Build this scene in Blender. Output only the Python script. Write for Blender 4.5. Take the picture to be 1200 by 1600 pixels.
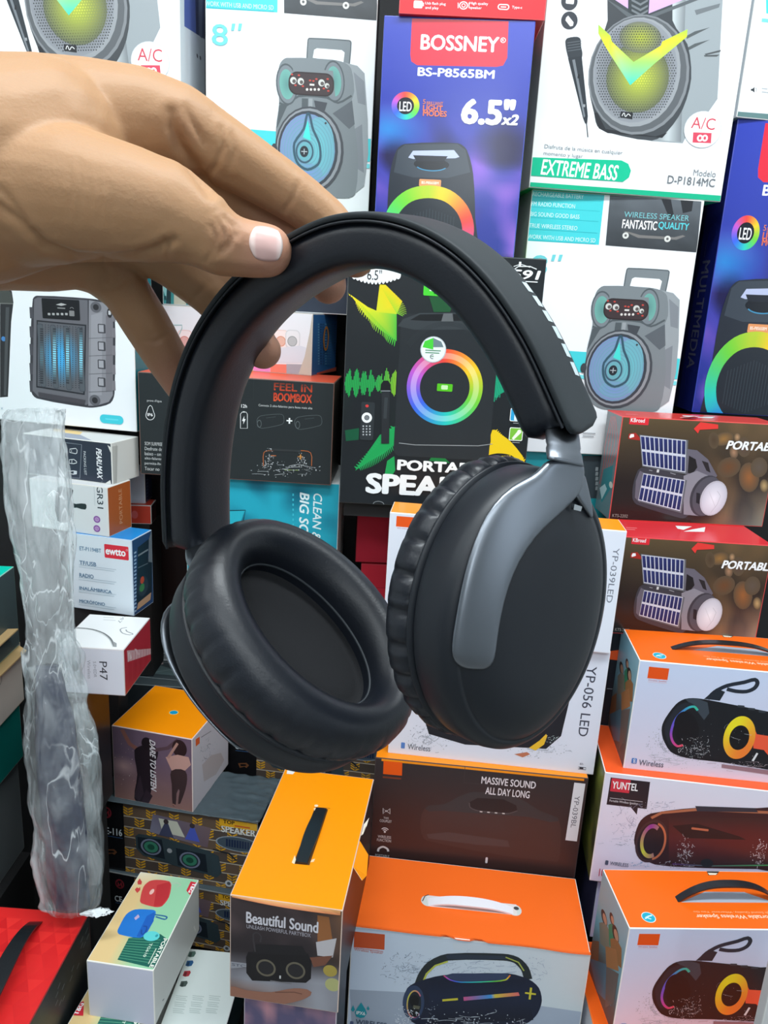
import bpy, bmesh, math, random
import numpy as np
from mathutils import Vector, Matrix, noise
from mathutils.bvhtree import BVHTree

# ------------------------------------------------------------------ clear
for o in list(bpy.data.objects):
    bpy.data.objects.remove(o, do_unlink=True)
SC = bpy.context.scene
COL = SC.collection

# ------------------------------------------------------------------ camera
FPX = 1200.0
PITCH, ROLL = math.radians(15.0), math.radians(3.2)
CAM = Vector((0, 0, 1.5))
FWD = Vector((0, math.cos(PITCH), -math.sin(PITCH)))
_u0 = Vector((0, math.sin(PITCH), math.cos(PITCH)))
_r0 = Vector((1, 0, 0))
RGT = math.cos(ROLL) * _r0 + math.sin(ROLL) * _u0
UPV = -math.sin(ROLL) * _r0 + math.cos(ROLL) * _u0
cd = bpy.data.cameras.new('camera')
cam = bpy.data.objects.new('camera', cd)
COL.objects.link(cam)
cd.sensor_fit = 'VERTICAL'
cd.sensor_height = 36.0
cd.lens = 36.0 * FPX / 1600.0
cd.clip_start = 0.02
cam.matrix_world = Matrix((
    (RGT.x, UPV.x, -FWD.x, CAM.x), (RGT.y, UPV.y, -FWD.y, CAM.y),
    (RGT.z, UPV.z, -FWD.z, CAM.z), (0, 0, 0, 1)))
SC.camera = cam
# ------------------------------------------------------------------ look and light
SC.view_settings.view_transform = 'Standard'
SC.view_settings.look = 'None'
SC.view_settings.gamma = 1.0
SC.view_settings.use_curve_mapping = False
SC.view_settings.exposure = -0.13
wd = bpy.data.worlds.new('world')
SC.world = wd
wd.use_nodes = True
wd.node_tree.nodes['Background'].inputs[0].default_value = (0.80, 0.92, 1.0, 1)
wd.node_tree.nodes['Background'].inputs[1].default_value = 0.25

def area(name, loc, target, sx, sy, power, col=(0.90, 0.97, 1.0)):
    l = bpy.data.lights.new(name, 'AREA')
    l.shape = 'RECTANGLE'; l.size = sx; l.size_y = sy; l.energy = power; l.color = col
    o = bpy.data.objects.new(name, l); COL.objects.link(o)
    o.location = loc
    o.rotation_euler = (Vector(target) - Vector(loc)).to_track_quat('-Z', 'Y').to_euler()
    return o
# ceiling tubes of the stall, overhead and behind the photographer, with one added light among them
area('ceiling_lamp_front', (0.25, 0.30, 2.72), (0.15, 0.75, 0.6), 1.7, 0.18, 38)
area('opposite_glare_light', (0.03, -2.42, 2.38), (0.03, 1.0, 1.6), 0.14, 0.6, 9)  # unseen light added opposite, shaped for the glare streak and front fill
area('ceiling_lamp_back', (-0.3, -0.9, 2.72), (-0.1, 0.6, 0.9), 2.2, 0.5, 24)
area('ceiling_lamp_left', (-1.3, 0.1, 2.72), (-0.4, 0.8, 0.9), 0.2, 1.3, 9)

area('right_highlight_light', (2.05, -0.80, 2.02), (0.0, 0.4, 1.4), 1.1, 1.2, 9, (0.80, 0.90, 1.0))  # unseen cool light added at the right for the metal arm's highlight

# ------------------------------------------------------------------ colours and materials
def lin(c):
    out = []
    for v in c[:3]:
        v = max(0.0, min(1.0, v / 255.0))
        out.append(v / 12.92 if v <= 0.04045 else ((v + 0.055) / 1.055) ** 2.4)
    return (out[0], out[1], out[2], 1.0)
def mixc(a, b, t):
    t = max(0.0, min(1.0, t))
    return tuple(a[i] + (b[i] - a[i]) * t for i in range(3))
def hue(h):
    h = h % 1.0
    pts = [(235, 70, 60), (245, 200, 40), (110, 205, 60), (40, 200, 190), (60, 100, 225), (190, 90, 205), (235, 70, 60)]
    x = h * 6; i = int(x)
    return mixc(pts[i], pts[i + 1], x - i)

MATS = {}
def mat(name, col=None, rough=0.5, metal=0.0, vcol=False, spec=0.5, bump=0.0, bscale=300.0, bdist=0.0005, coat=0.0, sss=0.0, bdetail=2.0):
    if name in MATS: return MATS[name]
    m = bpy.data.materials.new(name); m.use_nodes = True
    nt = m.node_tree; b = nt.nodes['Principled BSDF']
    if col: b.inputs['Base Color'].default_value = lin(col)
    b.inputs['Roughness'].default_value = rough
    b.inputs['Metallic'].default_value = metal
    b.inputs['Specular IOR Level'].default_value = spec
    b.inputs['Coat Weight'].default_value = coat
    if sss:
        b.inputs['Subsurface Weight'].default_value = sss
        b.inputs['Subsurface Radius'].default_value = (0.010, 0.004, 0.002)
        b.inputs['Subsurface Scale'].default_value = 0.4
    if vcol:
        a = nt.nodes.new('ShaderNodeVertexColor'); a.layer_name = 'Col'
        nt.links.new(a.outputs['Color'], b.inputs['Base Color'])
    if bump:
        tc = nt.nodes.new('ShaderNodeTexCoord')
        n = nt.nodes.new('ShaderNodeTexNoise'); n.inputs['Scale'].default_value = bscale; n.inputs['Detail'].default_value = bdetail
        bp = nt.nodes.new('ShaderNodeBump'); bp.inputs['Strength'].default_value = bump; bp.inputs['Distance'].default_value = bdist
        nt.links.new(tc.outputs['Object'], n.inputs['Vector'])
        nt.links.new(n.outputs['Fac'], bp.inputs['Height'])
        nt.links.new(bp.outputs['Normal'], b.inputs['Normal'])
    MATS[name] = m
    return m
CARD = mat('printed_card', rough=0.38, vcol=True, bump=0.25, bscale=9.0, bdist=0.004, bdetail=0.0, spec=0.4)
GLOSS = mat('glossy_printed_card', rough=0.24, vcol=True, bump=0.25, bscale=11.0, bdist=0.004, bdetail=0.0)
MATTE = mat('matte_card', rough=0.7, vcol=True, spec=0.3)

# ------------------------------------------------------------------ object helpers
def meshobj(name, verts, faces, m, parent=None, cols=None, smooth=False):
    me = bpy.data.meshes.new(name)
    me.from_pydata([tuple(v) for v in verts], [], faces)
    if cols is not None:
        a = me.color_attributes.new('Col', 'FLOAT_COLOR', 'POINT')
        flat = np.array([lin(c) for c in cols], dtype=np.float32).ravel()
        a.data.foreach_set('color', flat)
    if smooth:
        me.polygons.foreach_set('use_smooth', [True] * len(me.polygons))
    me.materials.append(m); me.update()
    o = bpy.data.objects.new(name, me); COL.objects.link(o)
    if parent is not None: o.parent = parent
    return o
def tag(o, label=None, cat=None, group=None, kind=None):
    if label: o['label'] = label
    if cat: o['category'] = cat
    if group: o['group'] = group
    if kind: o['kind'] = kind
    return o
def bmobj(name, bm, m, parent=None, smooth=False):
    me = bpy.data.meshes.new(name); bm.to_mesh(me); bm.free()
    if smooth: me.polygons.foreach_set('use_smooth', [True] * len(me.polygons))
    me.materials.append(m)
    o = bpy.data.objects.new(name, me); COL.objects.link(o)
    if parent is not None: o.parent = parent
    return o
def box_struct(name, lo, hi, m):
    x0, y0, z0 = lo; x1, y1, z1 = hi
    v = [(x0, y0, z0), (x1, y0, z0), (x1, y1, z0), (x0, y1, z0), (x0, y0, z1), (x1, y0, z1), (x1, y1, z1), (x0, y1, z1)]
    f = [(0, 3, 2, 1), (4, 5, 6, 7), (0, 1, 5, 4), (1, 2, 6, 5), (2, 3, 7, 6), (3, 0, 4, 7)]
    return tag(meshobj(name, v, f, m), kind='structure')

# ------------------------------------------------------------------ the room
WALL = mat('wall_paint', (222, 226, 228), 0.8, bump=0.2, bscale=120)
FLOOR = mat('floor_tile', (150, 148, 144), 0.5, bump=0.1, bscale=30)
box_struct('floor', (-2.2, -2.6, -0.05), (2.2, 1.85, 0), FLOOR)
box_struct('ceiling', (-2.2, -2.6, 2.8), (2.2, 1.85, 2.85), WALL)
box_struct('wall_back', (-2.2, 1.75, 0), (2.2, 1.85, 2.8), WALL)
box_struct('wall_front', (-2.2, -2.6, 0), (2.2, -2.5, 2.8), WALL)
box_struct('wall_left', (-2.2, -2.5, 0), (-2.1, 1.75, 2.8), WALL)
box_struct('wall_right', (2.1, -2.5, 0), (2.2, 1.75, 2.8), WALL)

# ------------------------------------------------------------------ cartons: x, y, z of the front foot, turn, width, height, depth (metres)
FIT = {
    'whiteA': (-0.4413, 1.1500, 1.7043, 0.0410, 0.2659, 0.4000, 0.1679),
    'leftM': (-0.5220, 1.1600, 1.2986, -0.1882, 0.3000, 0.4045, 0.0550),
    'boombox': (-0.2249, 1.1200, 1.2370, -0.0230, 0.2869, 0.1519, 0.1199),
    'eightA': (-0.1659, 1.2000, 1.5800, 0.0205, 0.2372, 0.3700, 0.1600),
    's591': (0.0671, 1.0900, 1.2189, 0.0189, 0.2671, 0.3537, 0.1300),
    'blueA': (0.0617, 1.1200, 1.5726, -0.0549, 0.1947, 0.2900, 0.1400),
    'redD': (0.0765, 1.1143, 1.8625, -0.0195, 0.1867, 0.1200, 0.1800),
    'eightF': (0.3226, 1.2300, 1.2862, 0.0641, 0.2622, 0.3916, 0.1400),
    'extreme': (0.3318, 1.2244, 1.6778, 0.1301, 0.2974, 0.4000, 0.1400),
    'blueG': (0.6087, 1.2700, 1.3588, -0.0000, 0.2250, 0.4400, 0.2000),
    'whiteH': (0.6136, 1.2798, 1.7988, 0.1477, 0.2500, 0.3700, 0.1500),
    'whiteJ': (-0.2626, 1.2403, 1.3889, -0.2637, 0.2864, 0.0938, 0.1120),
    'clean': (-0.1855, 1.1300, 1.0245, -0.0050, 0.2337, 0.2130, 0.1400),
    'p47': (-0.3784, 0.9300, 0.9746, -0.0121, 0.0891, 0.0676, 0.1096),
    'ewtto': (-0.4099, 1.0600, 1.0383, -0.1959, 0.1021, 0.1172, 0.0586),
    'gr31': (-0.4582, 1.0744, 1.1555, -0.2465, 0.1300, 0.0739, 0.0583),
    'pearl': (-0.4656, 1.0961, 1.2294, -0.2699, 0.1500, 0.0613, 0.0667),
    'r2': (-0.3944, 1.1800, 1.1381, 0.0963, 0.0291, 0.0315, 0.0318),
    'r1': (-0.4168, 1.1960, 1.1695, 0.0710, 0.0600, 0.0546, 0.0459),
    'black': (-0.3797, 1.3000, 0.8708, 0.0319, 0.0679, 0.3177, 0.1000),
    'darkS': (-0.3712, 1.1600, 0.7473, -0.0263, 0.1352, 0.1200, 0.1340),
    'darkT': (-0.4090, 0.9200, 0.7746, -0.0280, 0.0500, 0.2000, 0.0780),
    'ethnic': (-0.2950, 1.0000, 0.6227, -0.1430, 0.2701, 0.1255, 0.1076),
    'dare': (-0.3258, 1.0095, 0.7481, -0.1998, 0.1301, 0.1243, 0.1318),
    'ethnic2': (-0.2865, 0.9900, 0.5135, -0.1741, 0.2438, 0.1094, 0.1100),
    'ethnic3': (-0.1158, 1.1300, 0.7072, -0.1048, 0.2607, 0.1184, 0.1000),
    'tg': (-0.2843, 0.7400, 0.6415, -0.1084, 0.0840, 0.0832, 0.1519),
    'aa': (-0.2046, 0.7400, 0.5427, -0.0431, 0.0820, 0.0700, 0.1400),
    'redX': (-0.4978, 0.6000, 0.6005, -0.0254, 0.2800, 0.1200, 0.2250),
    'beautiful': (-0.0857, 0.7200, 0.7021, -0.1117, 0.1304, 0.1438, 0.2521),
    'massive': (0.1608, 0.9800, 0.6927, -0.0752, 0.3077, 0.1701, 0.1300),
    'ddorange': (0.1439, 0.8300, 0.5266, -0.0829, 0.3131, 0.1764, 0.1389),
    'yp03': (0.1637, 0.9850, 1.0573, -0.0956, 0.3132, 0.1751, 0.0600),
    'yp056': (0.1743, 0.9915, 0.8627, -0.0909, 0.2988, 0.1945, 0.1300),
    'kb2': (0.4499, 1.0500, 1.0528, -0.0204, 0.2100, 0.1491, 0.1100),
    'kb1': (0.4652, 1.1454, 1.2020, 0.0308, 0.2400, 0.1591, 0.0751),
    'yuntel': (0.4741, 0.9200, 0.7177, -0.1057, 0.3000, 0.1777, 0.1300),
    'hh': (0.4828, 0.9374, 0.8953, -0.0842, 0.2600, 0.1651, 0.1176),
    'strip': (0.4493, 0.9400, 0.6150, -0.0058, 0.2200, 0.0967, 0.1100),
    'jj': (0.4587, 0.7900, 0.6150, 0.0581, 0.2600, 0.1650, 0.1021),
    'redO1': (0.0372, 1.2000, 1.0922, 0.0582, 0.1600, 0.0956, 0.1000),
    'redO2': (0.0474, 1.2000, 0.9936, 0.0262, 0.1600, 0.0955, 0.1000),
    'll2': (-0.5527, 0.7000, 0.9773, 0.0030, 0.2000, 0.0819, 0.2000),
}
EDGE = (232, 232, 228)
class Carton:
    """a closed folding carton: body mesh with softly rounded worn edges, local x right, y to the back, z up"""
    def __init__(self, key, name, label, cat, front, top=None, left=None, right=None, back=None, bottom=None, group=None, m=None, edge=None, fit=None, bev=0.0012):
        x, y, z, yaw, w, h, d = fit or FIT[key]
        self.w, self.h, self.d = w, h, d
        self.cols = dict(front=front, top=top or front, left=left or front, right=right or left or front)
        self.M = Matrix.Translation((x, y, z)) @ Matrix.Rotation(yaw, 4, 'Z')
        bm = bmesh.new(); bmesh.ops.create_cube(bm, size=1.0)
        for v in bm.verts:
            v.co = Vector((v.co.x * w, (v.co.y + .5) * d, (v.co.z + .5) * h))
        bmesh.ops.bevel(bm, geom=bm.edges[:], offset=bev, segments=2, profile=0.6, affect='EDGES')
        top = top or front; left = left or front; right = right or left; back = back or front; bottom = bottom or top
        edge = edge or EDGE
        verts, faces, cols = [], [], []
        for f in bm.faces:
            n = f.normal
            if n.y < -.99: c = front
            elif n.y > .99: c = back
            elif n.z > .99: c = top
            elif n.z < -.99: c = bottom
            elif n.x < -.99: c = left
            elif n.x > .99: c = right
            else: c = edge
            i0 = len(verts)
            for v in f.verts: verts.append(tuple(v.co)); cols.append(c)
            faces.append(tuple(range(i0, len(verts))))
        bm.free()
        self.o = meshobj(name, verts, faces, m or CARD, None, cols)
        self.o.matrix_world = self.M
        tag(self.o, label, cat, group)
    def face(self, f):
        w, h, d = self.w, self.h, self.d
        if f == 'front': P, U, V, N, s = (-w / 2, 0, 0), (1, 0, 0), (0, 0, 1), (0, -1, 0), (w, h)
        elif f == 'top': P, U, V, N, s = (-w / 2, 0, h), (1, 0, 0), (0, 1, 0), (0, 0, 1), (w, d)
        elif f == 'left': P, U, V, N, s = (-w / 2, d, 0), (0, -1, 0), (0, 0, 1), (-1, 0, 0), (d, h)
        else: P, U, V, N, s = (w / 2, 0, 0), (0, 1, 0), (0, 0, 1), (1, 0, 0), (d, h)
        return Vector(P), Vector(U), Vector(V), Vector(N), s

TEXT = {}
def text_mesh(s, bold=0.0):
    k = (s, round(bold, 4))
    if k in TEXT: return TEXT[k]
    c = bpy.data.curves.new('t', 'FONT'); c.body = s; c.resolution_u = 3
    o = bpy.data.objects.new('t', c); COL.objects.link(o)
    bpy.context.view_layer.update()
    me = o.evaluated_get(bpy.context.evaluated_depsgraph_get()).to_mesh()
    vs = np.array([(v.co.x, v.co.y) for v in me.vertices])
    fs = [tuple(p.vertices) for p in me.polygons]
    o.to_mesh_clear() if hasattr(o, 'to_mesh_clear') else None
    bpy.data.objects.remove(o, do_unlink=True); bpy.data.curves.remove(c)
    sh = [(0, 0)]
    if bold > 0:        # heavier strokes: the lettering printed again, shifted by the stroke gain
        sh += [(bold, 0), (-bold, 0), (0, bold * .8), (0, -bold * .8)]
        if bold > .03: sh += [(bold * .7, bold * .6), (-bold * .7, -bold * .6), (bold * .7, -bold * .6), (-bold * .7, bold * .6)]
    mn = vs.min(0) - bold * np.array((1, .8)) if bold > 0 else vs.min(0); mx = vs.max(0) + bold * np.array((1, .8)) if bold > 0 else vs.max(0)
    vs = [(vs + np.array(q) - mn) / (mx - mn) for q in sh]
    TEXT[k] = (vs, fs)
    return TEXT[k]

class Art:
    """artwork printed on one face of a carton. Positions are read off the photograph for the carton
    it is drawn for and turned into metres on that face, so the same print can go on other cartons."""
    def __init__(self, carton, f, zoom=(0, 0, 1), seed=1):
        self.c = carton; self.f = f
        self.P, self.U, self.V, self.N, self.s = carton.face(f)
        self.Mi = carton.M.inverted()
        self.ox, self.oy, self.k = zoom
        self.v = []; self.fc = []; self.col = []; self.z = 0.0
        self.rng = random.Random(seed)
    def zoom(self, ox, oy, k): self.ox, self.oy, self.k = ox, oy, k; return self
    def m(self, x, y):
        x = self.ox + x / self.k; y = self.oy + y / self.k
        d = RGT * ((x - 600) / FPX) + UPV * ((800 - y) / FPX) + FWD
        p = self.Mi @ CAM; q = self.Mi.to_3x3() @ d
        t = (self.P - p).dot(self.N) / q.dot(self.N)
        h = p + q * t - self.P
        return Vector((h.dot(self.U), h.dot(self.V)))
    def sc(self, x, y):
        return ((self.m(x + 4, y) - self.m(x - 4, y)).length / 8, (self.m(x, y + 4) - self.m(x, y - 4)).length / 8)
    def add(self, pts, cols, faces=None):
        self.z += 1.3e-5
        i0 = len(self.v)
        if not isinstance(cols, list): cols = [cols] * len(pts)
        for p, c in zip(pts, cols): self.v.append((p[0], p[1], self.z)); self.col.append(c)
        if faces is None: faces = [tuple(range(len(pts)))]
        for f in faces: self.fc.append(tuple(i0 + i for i in f))
        return self
    @staticmethod
    def curve(pts, closed, ten=.42, n=3):
        out = []; N = len(pts)
        for i in range(N if closed else N - 1):
            p0 = pts[(i - 1) % N] if closed or i > 0 else pts[i]; p1 = pts[i]; p2 = pts[(i + 1) % N]; p3 = pts[(i + 2) % N] if closed or i + 2 < N else p2
            L = math.hypot(p2[0] - p1[0], p2[1] - p1[1]) + 1e-9
            def tan(a, b):
                d = (b[0] - a[0], b[1] - a[1]); l = math.hypot(*d) + 1e-9; return (d[0] / l * L * ten * 2, d[1] / l * L * ten * 2)
            m1, m2 = tan(p0, p2), tan(p1, p3)
            for q in range(n):
                t = q / n; a, b, c, d = 2 * t ** 3 - 3 * t * t + 1, t ** 3 - 2 * t * t + t, 3 * t * t - 2 * t ** 3, t ** 3 - t * t
                out.append((a * p1[0] + b * m1[0] + c * p2[0] + d * m2[0], a * p1[1] + b * m1[1] + c * p2[1] + d * m2[1]))
        if not closed: out.append(pts[-1])
        return out
    def poly(self, pts, col):
        if len(pts) >= 9 and not isinstance(col, list): pts = self.curve(pts, True)
        return self.add([self.m(*p) for p in pts], col)
    def rect(self, x0, y0, x1, y1, col, r=0.0):
        """axis aligned on the face; col may be four colours tl,tr,br,bl"""
        c = self.m((x0 + x1) / 2, (y0 + y1) / 2); ku, kv = self.sc((x0 + x1) / 2, (y0 + y1) / 2)
        a = abs(x1 - x0) / 2 * ku; b = abs(y1 - y0) / 2 * kv
        if r <= 0:
            return self.add([c + Vector((-a, b)), c + Vector((a, b)), c + Vector((a, -b)), c + Vector((-a, -b))], col)
        r = min(r * (ku + kv) / 2, a, b); pts = []
        for sx, sy, t0 in ((1, 1, 0), (-1, 1, 90), (-1, -1, 180), (1, -1, 270)):
            for i in range(7):
                t = math.radians(t0 + 15 * i)
                pts.append(c + Vector((sx * (a - r) + r * math.cos(t), sy * (b - r) + r * math.sin(t))))
        if isinstance(col, list):
            lo = col[3]; hi = col[0]
            col = [mixc(lo, hi, (p.y - c.y) / (2 * b) + .5) for p in pts]
        return self.add(pts, col)
    def full(self, col, x0=0, y0=0, x1=1, y1=1):
        w, h = self.s
        return self.add([(x0 * w, y1 * h), (x1 * w, y1 * h), (x1 * w, y0 * h), (x0 * w, y0 * h)], col)
    def fgrid(self, fn, nx=24, ny=24, x0=0.004, y0=0.004, x1=0.996, y1=0.996):
        w, h = self.s; pts = []; cols = []; fs = []
        for j in range(ny + 1):
            for i in range(nx + 1):
                s, t = i / nx, j / ny
                pts.append(((x0 + (x1 - x0) * s) * w, (y1 + (y0 - y1) * t) * h)); cols.append(fn(s, t))
        for j in range(ny):
            for i in range(nx):
                a = j * (nx + 1) + i; fs.append((a, a + nx + 1, a + nx + 2, a + 1))
        return self.add(pts, cols, fs)
    def qgrid(self, q, fn, nx=16, ny=16):
        a, b, c, d = [self.m(*p) for p in q]; pts = []; cols = []; fs = []
        for j in range(ny + 1):
            for i in range(nx + 1):
                s, t = i / nx, j / ny
                pts.append(a * (1 - s) * (1 - t) + b * s * (1 - t) + c * s * t + d * (1 - s) * t); cols.append(fn(s, t))
        for j in range(ny):
            for i in range(nx):
                k = j * (nx + 1) + i; fs.append((k, k + nx + 1, k + nx + 2, k + 1))
        return self.add(pts, cols, fs)
    def ell(self, cx, cy, rx, ry, col, rot=0.0, n=28, edge=None):
        c = self.m(cx, cy); ku, kv = self.sc(cx, cy); cr, sr = math.cos(rot), math.sin(rot); pts = []
        for i in range(n):
            t = 2 * math.pi * i / n; x = rx * ku * math.cos(t); y = ry * kv * math.sin(t)
            pts.append(c + Vector((x * cr - y * sr, x * sr + y * cr)))
        if edge is None: return self.add(pts, col)
        return self.add(pts + [c], [edge] * n + [col], [(i, (i + 1) % n, n) for i in range(n)])
    def ring(self, cx, cy, rx, ry, ix, iy, col, a0=0, a1=360, n=48, rot=0.0):
        c = self.m(cx, cy); ku, kv = self.sc(cx, cy); pts = []; cols = []; fs = []; cr, sr = math.cos(rot), math.sin(rot)
        for i in range(n + 1):
            t = math.radians(a0 + (a1 - a0) * i / n)
            for (a, b) in ((rx, ry), (ix, iy)):
                x = a * ku * math.cos(t); y = b * kv * math.sin(t)
                pts.append(c + Vector((x * cr - y * sr, x * sr + y * cr)))
                cols.append(col(i / n) if callable(col) else col)
        for i in range(n): fs.append((2 * i, 2 * i + 2, 2 * i + 3, 2 * i + 1))
        return self.add(pts, cols, fs)
    def line(self, pts, wid, col, closed=False):
        if 5 <= len(pts) <= 40 and not (closed and len(pts) < 8): pts = self.curve(pts, closed)
        P = [self.m(*p) for p in pts]; ku, kv = self.sc(*pts[0]); w = wid * (ku + kv) / 4; n = len(P); v = []; cc = []; fs = []
        for i in range(n):
            a = P[(i - 1) % n] if (closed or i > 0) else P[i]; b = P[(i + 1) % n] if (closed or i < n - 1) else P[i]
            d = (b - a).normalized(); o = Vector((-d.y, d.x)) * w
            v += [P[i] + o, P[i] - o]; c = col(i / max(1, n - 1)) if callable(col) else col; cc += [c, c]
        for i in range(n if closed else n - 1):
            j = (i + 1) % n; fs.append((2 * i, 2 * j, 2 * j + 1, 2 * i + 1))
        return self.add(v, cc, fs)
    def text(self, s, cx, cy, w, h, col, bold=0.0, rot=0, shear=0.0, al='c'):
        """box of the lettering: centre (or left end) and size along its own reading direction; rot 90 reads downwards"""
        vs, fs = text_mesh(s, bold); c = self.m(cx, cy); ku, kv = self.sc(cx, cy)
        r = math.radians(-rot); cr, sr = math.cos(r), math.sin(r)
        if rot in (90, 270): ku, kv = kv, ku
        for one in vs:
            pts = []
            for (x, y) in one:
                x = (x - (0.0 if al == 'l' else .5)) * w * ku + shear * (y - .5) * h * kv; y = (y - .5) * h * kv
                pts.append((c.x + x * cr - y * sr, c.y + x * sr + y * cr))
            self.add(pts, [mixc(col[0], col[1], v[1]) for v in one] if isinstance(col[0], tuple) else col, fs)
        return self
    def comb(self, p0, p1, n, fn, col, wid=0.8):
        """n tapering teeth standing on the line p0-p1; fn(t)->(dx,dy) of the tip, col colour or fn(t)"""
        for i in range(n):
            t = (i + .5) / n; x = p0[0] + (p1[0] - p0[0]) * t; y = p0[1] + (p1[1] - p0[1]) * t
            hx = (p1[0] - p0[0]) / n * wid / 2; hy = (p1[1] - p0[1]) / n * wid / 2; dx, dy = fn(t)
            c = col(t) if callable(col) else col
            self.poly([(x - hx, y - hy), (x + hx, y + hy), (x + dx + hx * .3, y + dy + hy * .3), (x + dx - hx * .3, y + dy - hy * .3)], c)
            self.z -= 1.3e-5
        self.z += 1.3e-5
        return self
    def drops(self, cx, cy, rx, ry, n, col, smin=.6, smax=2.2, arcs=8):
        """a water splash: droplets and thin curved threads"""
        g = self.rng
        for i in range(int(n * .55)):
            t = g.uniform(0, 6.283); q = math.sqrt(g.random())
            x = cx + rx * q * math.cos(t); y = cy + ry * q * math.sin(t); s = g.uniform(smin, smax)
            self.ell(x, y, s, s * g.uniform(.5, 1.6), mixc(col, (225, 230, 238), g.uniform(.2, .75)), g.uniform(0, 3), 6)
            self.z -= 1.3e-5
        for i in range(int(arcs * 1.8)):
            t = g.uniform(0, 6.283); q = g.random(); x = cx + rx * q * math.cos(t); y = cy + ry * q * math.sin(t)
            L = g.uniform(.15, .5) * rx; a = g.uniform(0, 6.283); b = g.uniform(-2.4, 2.4); pts = []
            for k in range(7): pts.append((x, y)); x += L / 7 * math.cos(a); y += L / 7 * math.sin(a) * ry / rx; a += b / 7
            self.line(pts, g.uniform(.6, 1.6) * smax / 2, mixc(col, (225, 230, 238), g.uniform(.1, .6))); self.z -= 1.3e-5
        self.z += 2.6e-5
        return self
    def bars(self, x, y, lens, dy, h, col):
        """lines of print too small to read"""
        for i, L in enumerate(lens):
            self.rect(x, y + i * dy - h / 2, x + L, y + i * dy + h / 2, col)
        return self
    def emit(self, part, carton=None, f=None, m=None, clip=True, sheet=True):
        c = carton or self.c; P, U, V, N, s = c.face(f or self.f)
        fx, fy = s[0] / self.s[0], s[1] / self.s[1]
        W, H = s; vs = []
        e = 0.0013; b = len(self.v); corners = [(e, e), (W - e, e), (W - e, H - e), (e, H - e)]
        for (u, v, z) in self.v:
            u *= fx; v *= fy
            if clip: u = min(max(u, 0.0012), W - 0.0012); v = min(max(v, 0.0012), H - 0.0012)
            vs.append(P + U * u + V * v + N * (z + 2e-5))
        vs += [P + U * u + V * v + N * 1.6e-5 for u, v in corners]
        if not sheet: vs = vs[:b]
        o = meshobj(part, vs, self.fc + ([(b, b + 1, b + 2, b + 3)] if sheet else []), m or c.o.data.materials[0], c.o, self.col + ([c.cols[f or self.f]] * 4 if sheet else []))
        # prints face outwards
        bm = bmesh.new(); bm.from_mesh(o.data)
        fl = [q for q in bm.faces if q.normal.dot(N) < 0]
        if fl: bmesh.ops.reverse_faces(bm, faces=fl)
        bm.to_mesh(o.data); bm.free()
        return o
def nz(x, y, s=1.0, o=0.0): return noise.noise(Vector((x * s + o, y * s - o, o * 1.7))) * .5 + .5
def strap(c, f, p0, p1, wid, rise, m, name='carry_handle', zoom=(0, 0, 1), flat=False):
    """a bent carrying strap with its two ends let into the face"""
    a = Art(c, f, zoom); A = a.m(*p0); B = a.m(*p1); P, U, V, N, s = c.face(f)
    L = (B - A).length; d = (B - A) / L; q = Vector((-d.y, d.x)); n = 22; vs = []; fs = []
    for i in range(n + 1):
        t = i / n; hgt = rise * (1 - abs(2 * t - 1) ** 2.6) + (-.004 if not flat else .0005)
        p = A + (B - A) * t; w = wid * (1.0 - .12 * math.cos(2 * math.pi * t))
        for sgn, dz in ((-1, 0), (1, 0), (1, .0022), (-1, .0022)):
            r = p + q * (w / 2 * sgn)
            vs.append(P + U * r.x + V * r.y + N * (hgt + dz))
    for i in range(n):
        for k in range(4):
            b = 4 * i + k; e = 4 * i + (k + 1) % 4
            fs.append((b, e, e + 4, b + 4))
    fs += [(3, 2, 1, 0), (4 * n, 4 * n + 1, 4 * n + 2, 4 * n + 3)]
    o = meshobj(name, vs, fs, m, c.o, smooth=False)
    bm = bmesh.new(); bm.from_mesh(o.data); bmesh.ops.recalc_face_normals(bm, faces=bm.faces); bm.to_mesh(o.data); bm.free()
    return o
W_ = (248, 250, 252); BLK = (18, 20, 24)

# ================================================================== UPPER ROWS
WHITE = (238, 242, 245); TEAL = (70, 205, 212); NAVY = (26, 34, 84); DK = (34, 40, 46)

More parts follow.
